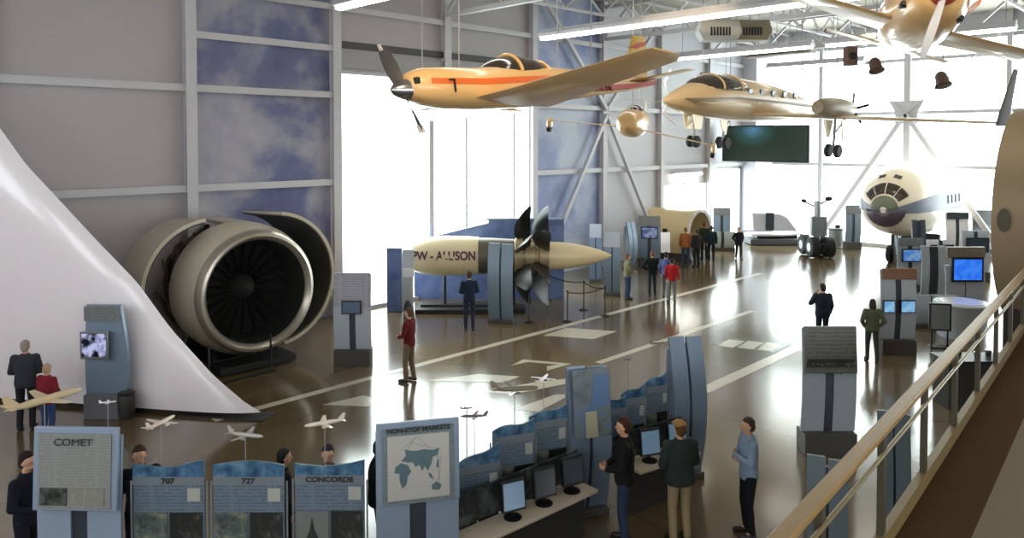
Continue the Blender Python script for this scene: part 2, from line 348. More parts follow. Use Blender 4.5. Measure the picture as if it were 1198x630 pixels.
# ---------- people ----------
def remesh(o, vox, it=2, fac=.5):
    r = o.modifiers.new('remesh', 'REMESH'); r.mode = 'VOXEL'; r.voxel_size = vox; r.use_smooth_shade = True
    s = o.modifiers.new('smooth', 'SMOOTH'); s.iterations = it; s.factor = fac
def person(px, py, H, face, label, jacket, trousers, hair=(60,45,34), pose='stand', hairlen=0, skin=(196,150,122), stride=.0, loc=None, vox=.013, group=None, turn=0, cap=None, shoes=(30,28,28), skirt=0, hood=0, bulk=1.0):
    """face 0 looks at the camera's side, 90 to the picture's right, 180 away"""
    L = loc if loc is not None else G(px, py)
    t = thing('person', label, 'person', (L.x, L.y, 0), D45+R(face), group); k = H/1.75
    V = lambda x, y, z: Vector((x*k, y*k, z*k))
    j = {}
    for s, n in ((1,'l'),(-1,'r')):
        st = stride*s
        j['hip'+n] = V(.095*s, 0, .93); j['knee'+n] = V(.105*s, -.03-st*.5, .5); j['ank'+n] = V(.11*s, .02-st, .085+max(0,-st)*.1); j['toe'+n] = V(.125*s, -.14-st, .035)
        j['sh'+n] = V(.185*s, 0, 1.43); j['el'+n] = V(.245*s, .03, 1.15); j['wr'+n] = V(.24*s, -.07, .91); j['fd'+n] = Vector((0,-.15,-1)).normalized(); j['pn'+n] = Vector((-s,0,0))
        if pose == 'folded' or (pose == 'chin' and s < 0):
            j['el'+n] = V(.25*s, -.05, 1.16); j['wr'+n] = V(.03*s, -.22, 1.2+.03*s); j['fd'+n] = Vector((-s,.05,.05)).normalized(); j['pn'+n] = Vector((0,1,0))
        if pose == 'pockets': j['el'+n] = V(.3*s, .1, 1.17); j['wr'+n] = V(.2*s, -.06, .98); j['fd'+n] = Vector((-.3*s,-.2,-1)).normalized()
        if pose == 'hips': j['el'+n] = V(.4*s, .08, 1.17); j['wr'+n] = V(.21*s, -.03, 1.04); j['fd'+n] = Vector((-.6*s,-.7,-.3)).normalized()
        if pose == 'front': j['el'+n] = V(.26*s, -.02, 1.15); j['wr'+n] = V(.1*s, -.24, 1.06); j['fd'+n] = Vector((-.6*s,-.8,.1)).normalized()
        if (pose == 'raise' and s > 0) or (pose == 'chin' and s > 0):
            j['el'+n] = V(.28*s, -.14, 1.2); j['wr'+n] = V(.12*s, -.17, 1.46); j['fd'+n] = Vector((-.5*s,.1,.9)).normalized(); j['pn'+n] = Vector((0,1,0))
    hd = V(0, -.02, 1.635); ne = V(0, .01, 1.47)
    # the body: one continuous skin surface
    b = MB(); RT = Matrix.Rotation(R(turn), 3, 'Z')
    def hp(x, y, z): return hd+RT @ V(x, y, z)
    b.ell(hp(0,0,.02), (.073*k,.09*k,.1*k), M=RT); b.ell(hp(0,-.012,-.05), (.056*k,.07*k,.065*k), M=RT)
    b.cap(hp(0,-.083,.015), hp(0,-.1,-.018), .009*k, .014*k, 8)
    b.ell(hp(0,-.085,-.052), (.024*k,.012*k,.009*k), 8, 6)
    for s in (1,-1):
        b.ell(hp(.076*s,.008,-.005), (.01*k,.02*k,.03*k), 8, 6); b.ell(hp(.03*s,-.08,.03), (.018*k,.01*k,.008*k), 8, 6)
    b.cap(ne-V(0,0,.05), hd-V(0,-.01,.06), .058*k, .052*k)
    b.cap(V(0,.005,1.0), V(0,.005,1.34), .09*k, .095*k, 16)
    for s, n in ((1,'l'),(-1,'r')):
        b.cap(V(0,.01,1.38), j['sh'+n], .075*k, .05*k); b.cap(j['sh'+n], j['el'+n], .045*k, .036*k); b.cap(j['el'+n], j['wr'+n], .036*k, .026*k)
        b.cap(V(0,0,.97), j['hip'+n], .1*k, .08*k); b.cap(j['hip'+n], j['knee'+n], .075*k, .052*k); b.cap(j['knee'+n], j['ank'+n], .05*k, .036*k); b.cap(j['ank'+n], j['toe'+n], .036*k, .026*k)
        if pose != 'pockets':
            fd = j['fd'+n]; pn = j['pn'+n]; sd = fd.cross(pn).normalized(); w_ = j['wr'+n]; fwd = Vector((0,-1,0)) if abs(fd.z) > .5 else Vector((0,0,1))
            if sd.dot(fwd) < 0: sd = -sd
            for q in (-1,0,1): b.cap(w_, w_+fd*.085*k+sd*.022*q*k, .022*k, .015*k, 8)
            for q, ln in ((-1.5,.055),(-.5,.072),(.5,.078),(1.5,.07)):
                p0 = w_+fd*.085*k+sd*.019*q*k; p1 = p0+(fd*.8+pn*.35).normalized()*ln*.55*k; p2 = p1+(fd*.5+pn*.8).normalized()*ln*.5*k
                b.cap(p0, p1, .0095*k, .009*k, 6); b.cap(p1, p2, .009*k, .008*k, 6)
            p0 = w_+fd*.03*k+sd*.025*k; p1 = p0+(fd*.5+sd*.8).normalized()*.04*k; b.cap(p0, p1, .012*k, .011*k, 6); b.cap(p1, p1+(fd*.9+sd*.2+pn*.3).normalized()*.03*k, .011*k, .009*k, 6)
    o = b.build('body', mat('skin_%d_%d_%d' % skin, skin, .55, var=.03), t, smooth=180); remesh(o, vox*.75, 2, .4)
    # clothes
    c = MB(); u = 1.13*bulk
    rings = []
    for z, rx, ry in ((.86,.165,.125),(.93,.178,.135),(1.02,.17,.128),(1.1,.163,.122),(1.22,.175,.128),(1.33,.185,.125),(1.41,.165,.11),(1.47,.1,.085),(1.51,.07,.07)):
        if skirt and z < 1: rx += .01
        rings.append([(rx*bulk*k*math.cos(2*PI*i/20), (.005+ry*bulk*math.sin(2*PI*i/20))*k, z*k) for i in range(20)])
    if skirt: rings.insert(0, [(.18*bulk*k*math.cos(2*PI*i/20), .14*bulk*k*math.sin(2*PI*i/20), (.86-skirt)*k) for i in range(20)])
    c.loft(rings)
    for s, n in ((1,'l'),(-1,'r')):
        c.cap(V(.1*s,.005,1.4), j['sh'+n]+V(.0,0,-.01), .075*k*bulk, .072*k*bulk); c.cap(j['sh'+n]+V(0,0,-.01), j['el'+n], .07*k*bulk, .056*k*bulk); c.cap(j['el'+n], j['wr'+n]-(j['wr'+n]-j['el'+n])*.06, .056*k*bulk, .04*k*bulk)
    if hood: c.ell(V(0,.09,1.47), (.12*k,.07*k,.07*k), 12, 8)
    o = c.build('jacket', mat('cloth_%d_%d_%d' % jacket, jacket, .85, spec=.2, var=.12, scale=9), t, smooth=180); remesh(o, vox, 3)
    c = MB()
    rings = [[(rx*k*math.cos(2*PI*i/18), .005+ry*k*math.sin(2*PI*i/18), z*k) for i in range(18)] for z, rx, ry in ((.84,.15,.115),(.92,.168,.125),(1.02,.155,.115))]
    c.loft(rings)
    for s, n in ((1,'l'),(-1,'r')):
        c.cap(j['hip'+n]-V(0,0,.03), j['knee'+n], .094*k, .068*k, 14); c.cap(j['knee'+n], j['ank'+n]+V(0,.0,-.005), .068*k, .056*k, 14)
    o = c.build('trousers', mat('cloth_%d_%d_%d' % trousers, trousers, .85, spec=.2, var=.12, scale=9), t, smooth=180); remesh(o, vox, 3)
    for s, n in ((1,'l'),(-1,'r')):
        c = MB(); a, b_ = j['ank'+n], j['toe'+n]; dz = a.z-.085*k
        c.cap(Vector((a.x,a.y+.02*k,.05*k+dz)), Vector((b_.x,b_.y,.042*k+dz)), .05*k, .04*k, 12); c.cap(Vector((a.x,a.y+.03*k,.03*k+dz)), Vector((b_.x,b_.y-.02*k,.03*k+dz)), .03*k, .03*k, 12)
        o = c.build('shoe', mat('shoe_%d' % shoes[0], shoes, .5), t, smooth=180); remesh(o, vox*.8, 2)
    c = MB(); c.ell(hp(0,.016,.045), (.083*k,.097*k,.098*k), M=RT); c.ell(hp(0,.05,-.01), (.074*k,.065*k,.08*k), M=RT)
    if hairlen: c.ell(hp(0,.05,-.05-hairlen*.3), (.095*k,.07*k,(.09+hairlen*.6)*k), M=RT); c.ell(hp(.06,.02,-.03-hairlen*.2), (.035*k,.06*k,(.08+hairlen*.4)*k)); c.ell(hp(-.06,.02,-.03-hairlen*.2), (.035*k,.06*k,(.08+hairlen*.4)*k))
    # keep the face clear: everything low in front of the face is pulled back
    for i, p in enumerate(c.v):
        q = RT.inverted() @ (Vector(p)-hd)
        lim = -.088*k if q.z > .075*k else (-.055*k if q.z > .055*k else .0)
        if q.y < lim and abs(q.x) < .2: q.y = lim+ (q.y-lim)*.08
        c.v[i] = tuple(hd+RT @ q)
    o = c.build('hair', mat('hair_%d' % hair[0], hair, .8, spec=.2, var=.2, scale=30), t, smooth=180); remesh(o, vox*.8, 1)
    if cap:
        c = MB(); c.ell(hp(0,.0,.075), (.09*k,.105*k,.07*k), M=RT); c.slab([tuple(hp(x,y,0).xy) for x, y in ((-.07,-.07),(-.05,-.16),(.05,-.16),(.07,-.07))], hd.z+.055*k, hd.z+.067*k)
        c.build('cap', mat('cap_%d' % cap[0], cap, .8), t, smooth=60)
    return t

navy = (38,42,58); blackc = (26,26,28); jeans = (52,62,86)
person(31, 503, 1.76, 195, 'grey-haired person in a dark jacket looking up at the white tail fin', (52,54,62), (36,36,42), hair=(150,140,132), pose='front', bulk=1.12)
person(56, 516, 1.46, 165, 'shorter fair-haired person in a dark red jacket and blue jeans', (120,34,44), (50,70,110), hair=(176,150,120), pose='front', bulk=1.12)
person(479, 447, 1.74, 250, 'person in a maroon jacket and khaki trousers standing on the open floor', (96,30,32), (118,102,82), hair=(84,62,50), pose='front', stride=.05)
person(549, 386, 1.76, 190, 'person in navy clothes facing the propfan engine body', (34,44,62), (38,46,66), hair=(70,55,45), pose='front')
person(734, 350, 1.62, 100, 'person in an olive jacket and blue jeans left of the group by the rope posts', (110,108,84), (44,56,88), hair=(110,80,64), pose='front', bulk=1.1)
person(763, 346, 1.62, 180, 'person in a black jacket with hands on hips and legs apart', (26,32,32), (44,52,56), hair=(120,86,64), pose='hips', bulk=1.15)
person(779, 349, 1.66, 150, 'person in a blue-grey top half hidden behind the red jacket', (84,92,140), (92,100,100), hair=(46,40,52), stride=.08)
person(786, 354, 1.55, 165, 'person in a bright red jacket and grey trousers', (168,34,38), (118,122,118), hair=(40,36,38), stride=.02)
person(802, 312, 1.76, 170, 'person in an orange-brown jacket and jeans beside the dark trio', (150,92,58), (52,66,92), hair=(130,96,70), bulk=1.1)
person(815, 313, 1.72, 200, 'person in a black coat, first of the dark trio beside the orange-brown jacket', (34,36,36), (36,40,44), hair=(70,56,50), bulk=1.1)
person(824, 304, 1.78, 180, 'person in a dark olive coat in the middle of the dark trio', (42,46,38), (32,36,40), hair=(110,80,64), bulk=1.1)
person(832, 307, 1.7, 160, 'person in a dark teal coat, last of the dark trio next to the open floor', (34,50,56), (30,40,46), hair=(60,50,46), bulk=1.1)
person(864, 303, 1.5, 5, 'lone person in a long dark coat walking across the open floor', (34,32,44), (44,46,54), hair=(50,44,48), pose='pockets', stride=.09, skirt=.1, bulk=1.15)
person(962, 406, 1.74, 185, 'person in a dark navy coat behind the central kiosk, hand at the head', (30,38,52), (34,38,46), hair=(44,40,46), pose='raise', bulk=1.2)
person(1020, 423, 1.6, 170, 'person with bushy dark hair in an olive coat beside the brown-headed kiosk', (88,92,72), (66,70,62), hair=(60,42,38), pose='pockets', hairlen=.08, stride=.07, bulk=1.1)
N = .011
person(730, 636, 1.78, 260, 'young man in a black jacket and jeans at the monitor shelf', (24,24,24), (46,58,80), hair=(66,40,28), pose='front', vox=N, bulk=1.08)
person(795, 634, 1.72, 195, 'person in a dark green coat and khaki trousers with a light brown cap', (44,54,50), (150,132,100), hair=(90,60,34), pose='front', vox=N, cap=(150,112,60), bulk=1.26)
person(875, 627, 1.71, 272, 'person in a light blue shirt with folded arms and black trousers', (126,146,166), (22,24,28), hair=(70,42,30), pose='folded', vox=N, hood=0)
person(0, 0, 1.75, 80, 'person in black at the outer edge of the COMET board', (22,24,34), (24,26,34), hair=(34,28,28), loc=at_zf(24, 9.3), vox=N, pose='front')
person(0, 0, 1.75, 25, 'brown-haired person in black behind the 707 panel', (24,26,34), (30,30,36), hair=(64,44,34), loc=at_zf(158, 9.5), vox=N)
person(0, 0, 1.62, 120, 'person in black seen in the gap between the 727 and CONCORDE panels', (26,26,30), (26,26,30), hair=(40,34,30), loc=at_zf(328, 9.7), vox=N)
person(0, 0, 1.72, 10, 'person in dark clothes whose hair shows above the CONCORDE panel', (26,28,34), (26,26,30), hair=(44,36,28), loc=at_zf(381, 9.6), vox=N)
person(0, 0, 1.66, 100, 'person in a black coat behind the map kiosk beside the CONCORDE panel', (18,20,30), (20,20,26), hair=(30,26,26), loc=at_zf(442, 9.9), vox=N, bulk=1.25)

# ---------- kiosks ----------
def bulge_sheet(w_, h, z0, lean=.0, bulge=.1, thick=.04, n=14, x0=0, edge=0.0):
    m = MB(); rings = []
    for k in range(n+1):
        t = k/n; y = -bulge*math.sin(PI*t)+lean*t; ww = w_*(1-edge*t*t)
        rings.append([(x0-ww/2, y, z0+h*t), (x0+ww/2, y, z0+h*t), (x0+ww/2, y+thick, z0+h*t), (x0-ww/2, y+thick, z0+h*t)])
    return m.loft(rings)
def screen_mat(c1, c2, s=1.2):
    nm = 'screen_%d_%d_%d' % c1
    def f(nt, b):
        tc = nt.nodes.new('ShaderNodeTexCoord'); n = nt.nodes.new('ShaderNodeTexNoise'); n.inputs['Scale'].default_value = 5
        nt.links.new(tc.outputs['Object'], n.inputs['Vector']); r = ramp(nt, n.outputs['Fac'], [(.42, c1), (.58, c2)])
        nt.links.new(r.outputs['Color'], b.inputs['Emission Color'])
    return mat(nm, (10,10,12), .2, var=0, emit=c1, estr=s, build=f)
SCR_B = screen_mat((40,110,235),(60,130,245)); SCR_L = screen_mat((110,170,225),(150,200,235), 1.0); SCR_D = screen_mat((14,18,36),(200,205,250), 1.0)
def monitor(parent, loc, w_, h, scr, frame=M_black, rz=0, tilt=0, name='monitor'):
    o = MB().box((0,0,0), (w_, .07, h)).build(name, frame, parent, loc, (tilt,0,rz), bevel=.006)
    MB().box((0,-.037,.0), (w_*.88, .006, h*.84)).build('screen', scr, o, smooth=0); return o
def kiosk(label, px, py, w_, H, face=0, head=.36, headm=None, bodym=None, mon=None, loc=None, plinth=.4, name='display_kiosk', cat='kiosk', group=None, slot=.16):
    L = loc if loc is not None else G(px, py)
    t = thing(name, label, cat, (L.x, L.y, 0), D45+R(face), group)
    MB().box((0,.05,plinth/2), (w_*.96, .42, plinth)).build('plinth', M_plinth, t, bevel=.01)
    bodym = bodym or M_pale; hb = H-plinth
    for s in (1,-1): bulge_sheet(w_/2-slot/2, hb*.985, plinth, x0=s*(w_/4+slot/4), bulge=.07).build('body_panel', bodym, t)
    bulge_sheet(slot+.02, hb*.97, plinth, bulge=.05, thick=.05).build('dark_channel', M_slot, t)
    MB().box((0,.1,plinth+hb*.45), (w_*.7, .12, hb*.85)).build('frame', M_alu, t)
    if head:
        hh = H*head
        o = MB().box((0,0,0), (w_*.97, .035, hh)).build('header_board', headm or M_head, t, (0,-.075,H-hh/2+.01), (-.09,0,0), bevel=.005)
    if mon:
        mw, mh, mz, mx, scr = mon; monitor(t, (mx, -.14, mz), mw, mh, scr)
    return t
kiosk('tall kiosk with dark centre slot in front of the open-cowled jet engine side, no screen', 413, 427, .95, 2.35, face=0, headm=mat('header_lilac', rough=.4, var=0, build=printed((150,150,160),(96,98,110), 16, 1.5)), mon=(.5,.34,1.5,0,mat('unlit_screen',(90,108,132),.15,var=0)))
k = kiosk('central floor kiosk with a dark plinth and skyline picture, on the open floor', 968, 530, .98, 2.33, headm=mat('header_olive', rough=.4, var=0, build=printed((104,106,98),(66,66,60), 14, 1)))
m = MB(); random.seed(5)
for i in range(26): m.box((-.43+.034*i, -.118, 1.58+.05*random.random()), (.028, .006, .06+.16*random.random()))
m.box((0,-.112,1.66),(.86,.004,.2)) ; m.build('skyline_picture', mat('skyline_ink', (46,46,46), .5), k)
kiosk('kiosk with a brown header and small blue screens beside the bushy-haired person', 1049, 414, .95, 2.3, headm=mat('header_brown', rough=.45, var=0, build=printed((130,92,66),(96,66,46), 14, 1)), head=.13, mon=(.4,.34,1.3,.2,SCR_L))
o = [c for c in bpy.data.objects if c.get('label','').startswith('kiosk with a brown header')][0]; monitor(o, (-.3,-.14,1.3), .3, .34, SCR_L)
# curved television kiosk in front of the fin
L = G(127, 488); t = thing('television_kiosk', 'curved blue-grey kiosk with a television in front of the white fin', 'kiosk', (L.x, L.y, 0), D45)
m = MB(); rings = []
for q in range(17):
    u = q/16; z = 2.33*u; xr = .30+.16*math.sin(PI*min(1,u*1.05))**1; y = -.08*math.sin(PI*u)
    rings.append([(-.42,y,z),(xr,y-.02,z),(xr+.02,y+.05,z),(-.42,y+.05,z)])
m.loft(rings).build('body_panel', M_blue, t)
MB().box((-.02,-.02,.25),(.8,.3,.5)).build('plinth', mat('plinth_grey', (108,108,116), .5), t, bevel=.01)
MB().box((-.04,-.1,2.17),(.74,.03,.3)).build('header_board', M_head, t)
monitor(t, (-.15,-.2,1.55), .56, .56, SCR_D, frame=M_alu, name='television')
MB().box((-.15,-.12,1.5),(.1,.12,.2)).build('bracket', M_dark, t)
# blue column pylons: tall leaning sheets with a fold
def pylon(label, loc, rz, w_=.8, H=2.35, poster=None, name='curved_pylon', m1=None):
    t = thing(name, label, 'display pylon', (loc.x, loc.y, 0), rz)
    m1 = m1 or M_blue
    bulge_sheet(w_*.46, H, 0, x0=-w_*.27, bulge=.2, thick=.05).build('pylon_sheet', m1, t)
    bulge_sheet(w_*.46, H*.99, 0, x0=w_*.27, bulge=.2, thick=.05).build('pylon_sheet', m1, t)
    bulge_sheet(w_*.14, H*.95, 0, bulge=.14, thick=.05).build('dark_channel', M_slot, t)
    bulge_sheet(w_*.8, H*.9, 0, bulge=-.1, lean=.16, thick=.04).build('back_sheet', M_pale, t)
    MB().box((0,.06,.06),(w_,.4,.12)).build('foot', M_plinth, t, bevel=.01)
    return t
# the history exhibit: COMET board, three panels, map kiosk, panels, pylons
M_frameblue = mat('board_blue_frame', (136,152,172), .4, var=.03)
M_ink = mat('dark_ink', (40,42,44), .6, var=0)
def board_kiosk(label, loc, rz, w_, H, bh, title, tsize, name, body=M_frameblue, face=(150,152,146)):
    t = thing(name, label, 'display board', (loc.x, loc.y, 0), rz)
    for s in (1,-1): bulge_sheet(w_*.4, H-.12, 0, x0=s*w_*.3, bulge=.05).build('body_panel', body, t)
    bulge_sheet(w_*.22, H-.05, 0, bulge=.02, thick=.04).build('dark_channel', M_slot, t)
    MB().box((0,0,0),(w_,.05,bh)).build('board_frame', body, t, (0,-.08,H-bh/2), (-.06,0,0), bevel=.01)
    MB().box((0,0,0),(w_*.86,.02,bh*.9)).build('printed_board', mat(name+'_print', rough=.35, var=0, build=printed(face, tuple(int(v*.8) for v in face), 30, 2)), t, (0,-.116,H-bh/2-.02), (-.06,0,0))
    if title: text(title, tsize, M_ink, t, (0,-.136,H-.16), (PI/2-.06,0,0), sx=1.2)
    return t
t = board_kiosk('tall blue-framed board headed COMET', at_zf(88, 8.8), D45+R(-2), 1.02, 2.3, .98, 'COMET', .115, 'comet_board', face=(140,142,140))
MB().box((-.24,-.152,1.5),(.32,.02,.2),rx=-.06).build('photograph', mat('dark_photo', (44,50,48), .4, var=0, build=clouds([(.4,(24,30,28)),(.6,(90,94,88))],7)), t)
MB().box((.16,-.15,1.5),(.42,.02,.2),rx=-.06).build('caption_block', mat('caption_print', rough=.4, var=0, build=printed((140,142,132),(90,92,88),60,4)), t)
def hist(label, px, zf, w_, top, wave, title, ph, rz=0, tsize=.09, photos=True, bottom=.45):
    loc = at_zf(px, zf); t = thing('history_panel', label, 'display panel', (loc.x, loc.y, 0), D45+R(rz))
    n = 12; up = [(-w_/2+w_*i/n, top+wave(i/n)) for i in range(n+1)]
    MB().prism([(-w_/2,bottom),(w_/2,bottom)]+up[::-1], 0, .025).build('panel_sheet', M_poster, t)
    strip = [(x, z+.004) for x, z in up]; low = [(w_/2, top-.14), (-w_/2, top-.14)]
    MB().prism(low[::-1]+strip[::-1], -.012, -.001).build('sky_banner', mat('sky_banner', (60,96,130), .4, var=0, build=clouds([(.35,(34,62,92)),(.5,(62,104,136)),(.65,(120,150,170))], 4)), t)
    MB().box((0,-.01,top-.19),(w_,.012,.1)).build('title_strip', mat('title_strip', (116,124,132), .4), t)
    if title: text(title, tsize, M_ink, t, (0,-.022,top-.19), sx=1.2, bold=.003)
    if photos:
        for s, mm in ((-1, ph[0]), (1, ph[1])):
            MB().box((s*w_*.245,-.008,top-.83),(w_*.46,.014,.5)).build('photograph', mm, t)
        MB().box((w_*.36,-.008,top-.36),(w_*.18,.012,.16)).build('picture_inset', mat('inset_print', (170,172,166), .5), t)
    for s in (-1,1): MB().tube([(s*(w_/2+.03),.012,0),(s*(w_/2+.03),.012,top-.2)], .012).build('post', M_alu, t)
    return t
PH = [mat('photo_a', (80,90,90), .35, var=0, build=clouds([(.4,(52,60,64)),(.55,(92,104,98)),(.65,(150,146,110))],5)),
      mat('photo_b', (30,34,36), .35, var=0, build=clouds([(.5,(26,28,28)),(.62,(60,62,56)),(.75,(150,150,140))],6)),
      mat('photo_c', (112,116,112), .35, var=.06)]
w0 = lambda u: .05*(u-.5)+.03*math.cos(2*PI*u); w1 = lambda u: .05*math.sin(PI*u); w2 = lambda u: -.05*math.sin(PI*u)+.04*u
hist('display panel titled 707 with a wavy blue banner', 192, 8.9, .86, 1.77, w0, '707', PH[:2])
hist('display panel titled 727 with an arched blue banner', 287, 8.9, .86, 1.77, w1, '727', PH[:2])
t = hist('display panel titled CONCORDE with a delta-winged aircraft picture', 383, 8.9, .84, 1.79, w2, 'CONCORDE', (PH[2], PH[1]), tsize=.085)
MB().prism([(-.36,.72),(-.3,.84),(-.24,.98),(-.215,1.14),(-.19,.98),(-.12,.84),(-.02,.72)], -.024, -.016).build('delta_silhouette', M_ink, t)
# map kiosk
t = board_kiosk('blue-framed kiosk with a world map headed NON-STOP MARKETS', at_zf(487, 8.95), D45+R(14), 1.0, 2.32, .98, '', .05, 'map_kiosk', face=(116,128,132))
TI = Matrix.Rotation(-.06,3,'X')
text('NON-STOP MARKETS', .075, M_ink, t, (0,-.137,2.24), (PI/2-.06,0,0), sx=1.05, bold=.003)
MB().box((0,0,0),(.74,.012,.76)).build('map_sheet', mat('map_sheet', (186,184,178), .4, var=.03), t, (0,-.132,1.79), (-.06,0,0))
conts = {'africa': [(-.27,.02),(-.2,.06),(-.12,.03),(-.08,-.05),(-.12,-.1),(-.14,-.2),(-.19,-.24),(-.22,-.14),(-.22,-.06),(-.28,-.05)],
 'eurasia': [(-.2,.09),(-.14,.14),(-.16,.22),(-.1,.2),(-.02,.19),(.08,.2),(.18,.18),(.26,.2),(.24,.12),(.18,.1),(.16,.02),(.12,-.06),(.08,.0),(.05,-.06),(.02,.02),(-.03,.0),(-.06,.06),(-.12,.06)],
 'south_east_asia': [(.12,-.08),(.16,-.1),(.19,-.17),(.14,-.14)], 'australia': [(.16,-.24),(.22,-.2),(.28,-.24),(.26,-.3),(.17,-.29)], 'japan': [(.23,.04),(.25,.08),(.25,-.04),(.22,-.02)]}
for nme, poly in conts.items():
    MB().prism(poly, -.012, -.0065).build('map_landmass', mat('map_teal', (84,110,116), .5), t, (-.01,-.132,1.79), (-.06,0,0))
m = MB()
for a, b_ in (((-.2,.22),(0,.36)),((0,.36),(.24,.1)),((-.22,.0),(-.05,.33)),((.24,.1),(.25,-.25)),((-.1,.3),(.2,.2)),((.28,.1),(.24,-.28))): m.bar((a[0],-.008,a[1]),(b_[0],-.008,b_[1]),.004)
m.build('route_lines', mat('route_grey', (130,130,130), .5), t, (-.01,-.132,1.79), (-.06,0,0))
# wavy run of panels and pylons towards the hall
run = [(558,9.7,.62,1.56,.12,'panel beside the map kiosk, rising wavy top edge',22),(601,10.2,.62,1.76,.05,'panel in the middle of the run between map kiosk and picture pylon',22),(642,10.7,.6,1.78,.06,'panel next to the picture pylon, above the closest shelf monitors',22),
       (721,11.6,.4,1.62,.05,'panel just beyond the picture pylon behind the young man in black',24),(742,11.85,.44,1.7,.06,'middle panel between the picture pylon and the tall plain pylon',24),(770,12.15,.42,1.8,.07,'panel touching the tall plain pylon at the far end of the run',24)]
for px, zf, w_, top, dz, lab, rz in run:
    hist('grey-blue history '+lab, px, zf, w_, top, (lambda d: (lambda u: d*(u-.5)*2+.03*math.sin(2*PI*u)))(dz), '', PH[:2], rz=rz, photos=True, bottom=.8)
t = pylon('blue pylon carrying a tilted picture board beside the shelf monitors', at_zf(687, 11.2), D45+R(18), .66, 2.28)
MB().box((0,0,0),(.6,.03,1.0)).build('picture_board', mat('picture_board', (110,122,132), .4, var=0, build=clouds([(.38,(84,96,108)),(.52,(116,124,126)),(.64,(84,120,170))],2.5)), t, (0,-.2,1.78), (-.1,0,0), bevel=.004)
MB().prism([(-.05,-.1),(.28,-.04),(.28,.42),(.05,.42)], -.024, -.017).build('blue_patch', mat('poster_blue', (88,118,158), .5), t, (0,-.2,1.78), (-.1,0,0))
MB().prism([(-.12,-.5),(.08,-.5),(.06,-.12),(-.12,-.12)], -.026, -.018).build('cream_patch', mat('poster_cream', (176,170,146), .5), t, (0,-.2,1.78), (-.1,0,0))
pylon('tall plain blue pylon ending the wavy run of panels', at_zf(803, 12.4), D45+R(20), .62, 2.42)
# shelf with monitors
A, B, C_, Dd = at_zf(520, 9.3), at_zf(668, 10.8), at_zf(722, 11.4), at_zf(792, 12.1)
for a, b_, lab in ((A, B, 'long white monitor shelf between map kiosk and picture pylon'), (C_, Dd, 'short white monitor shelf in front of the young man in black')):
    d = (b_-a); an = math.atan2(d.y, d.x); Lg = d.length
    t = thing('monitor_shelf', lab, 'shelf', (a.x, a.y, 0), an)
    MB().box((Lg/2,-.34,.74),(Lg,.42,.05)).build('shelf_top', mat('shelf_top', (196,184,166), .4), t, bevel=.01)
    MB().box((Lg/2,-.24,.36),(Lg,.1,.71)).build('front_panel', mat('shelf_front', (44,40,36), .6), t)
    MB().box((Lg/2,-.12,1.0),(Lg,.03,.42)).build('dark_backboard', mat('photo_band', (52,58,60), .4, var=0, build=clouds([(.45,(38,44,46)),(.6,(84,92,92))],4)), t)
    locs = ([.37,.62,.86] if Lg > 2 else [.3,.75])
    for q, u in enumerate(locs):
        p = a.lerp(b_, u)+Vector((math.sin(an), -math.cos(an), 0))*.34
        mo = thing('desk_monitor', 'black-framed flat monitor on the %s shelf, %s' % (('long','nearest the map kiosk') if Lg > 2 and q == 0 else ('long','in the middle of three') if Lg > 2 and q == 1 else ('long','beside the picture pylon') if Lg > 2 else ('short','behind the young man in black') if q == 0 else ('short','next to the tall plain pylon')), 'monitor', (p.x, p.y, .765), an-R(14) if q < 9 else 0, 'monitors on the white shelves')
        MB().lathe([(0,.12),(.012,.12),(.02,.03)], n=20).build('stand_base', M_black, mo); MB().box((0,.03,.1),(.05,.03,.18)).build('stand_neck', M_black, mo)
        monitor(mo, (0,0,.3), .34, .4, mat('dim_screen', (110,130,150), .15, var=0, emit=(110,150,180), estr=.35) if q == 0 or Lg < 2 else mat('dark_screen', (60,70,80), .12, var=0), rz=0, tilt=-.12, name='display')
# ---------- ceiling lights ----------
M_tube = mat('lit_tube', (255,250,240), .4, var=0, emit=(255,248,232), estr=14)
def light_row(y, spans, z=9.3):
    for x0, x1, lab in spans:
        t = thing('strip_light', lab, 'ceiling light', ((x0+x1)/2, y, z), 0, 'suspended strip lights under the roof'); Lg = x1-x0
        MB().box((0,0,.17),(Lg,.42,.12)).box((0,0,.29),(Lg,.2,.14)).build('housing', M_steel, t, bevel=.01)
        MB().box((0,0,.06),(Lg-.06,.2,.1)).build('tube', M_tube, t)
        m = MB()
        for u in (-.4,0,.4): m.tube([(u*Lg,0,.3),(u*Lg,0,ZC-z)], .012, 6)
        m.build('hanger', M_steel2, t)
light_row(11.2, [(-18.0,-9.2,'strip light at the top edge above the left wall, over the big window side'),(-8.7,.4,'strip light of the closest row, out over the balcony side')])
light_row(19.7, [(-18.2,-8.6,'longest visible strip light, reaching above the orange aeroplane tail'),(-8.1,-3.0,'short strip light crossing the wing of the upper aeroplane'),(-2.5,6,'strip light of the middle row beyond the upper aeroplane')])
light_row(28.9, [(-18.8,-12.3,'strip light above the twin-engine aeroplane cockpit'),(-11.8,-8.9,'short strip light between that row and the upper aeroplane'),(-8.6,-5.6,'strip light just behind the upper aeroplane nose'),(-5.2,3.8,'strip light at the upper edge by the far glass, above the fuselage panel')])
light_row(38.0, [(-18.6,-13.6,'dim strip light above the big dark screen')], 9.5)
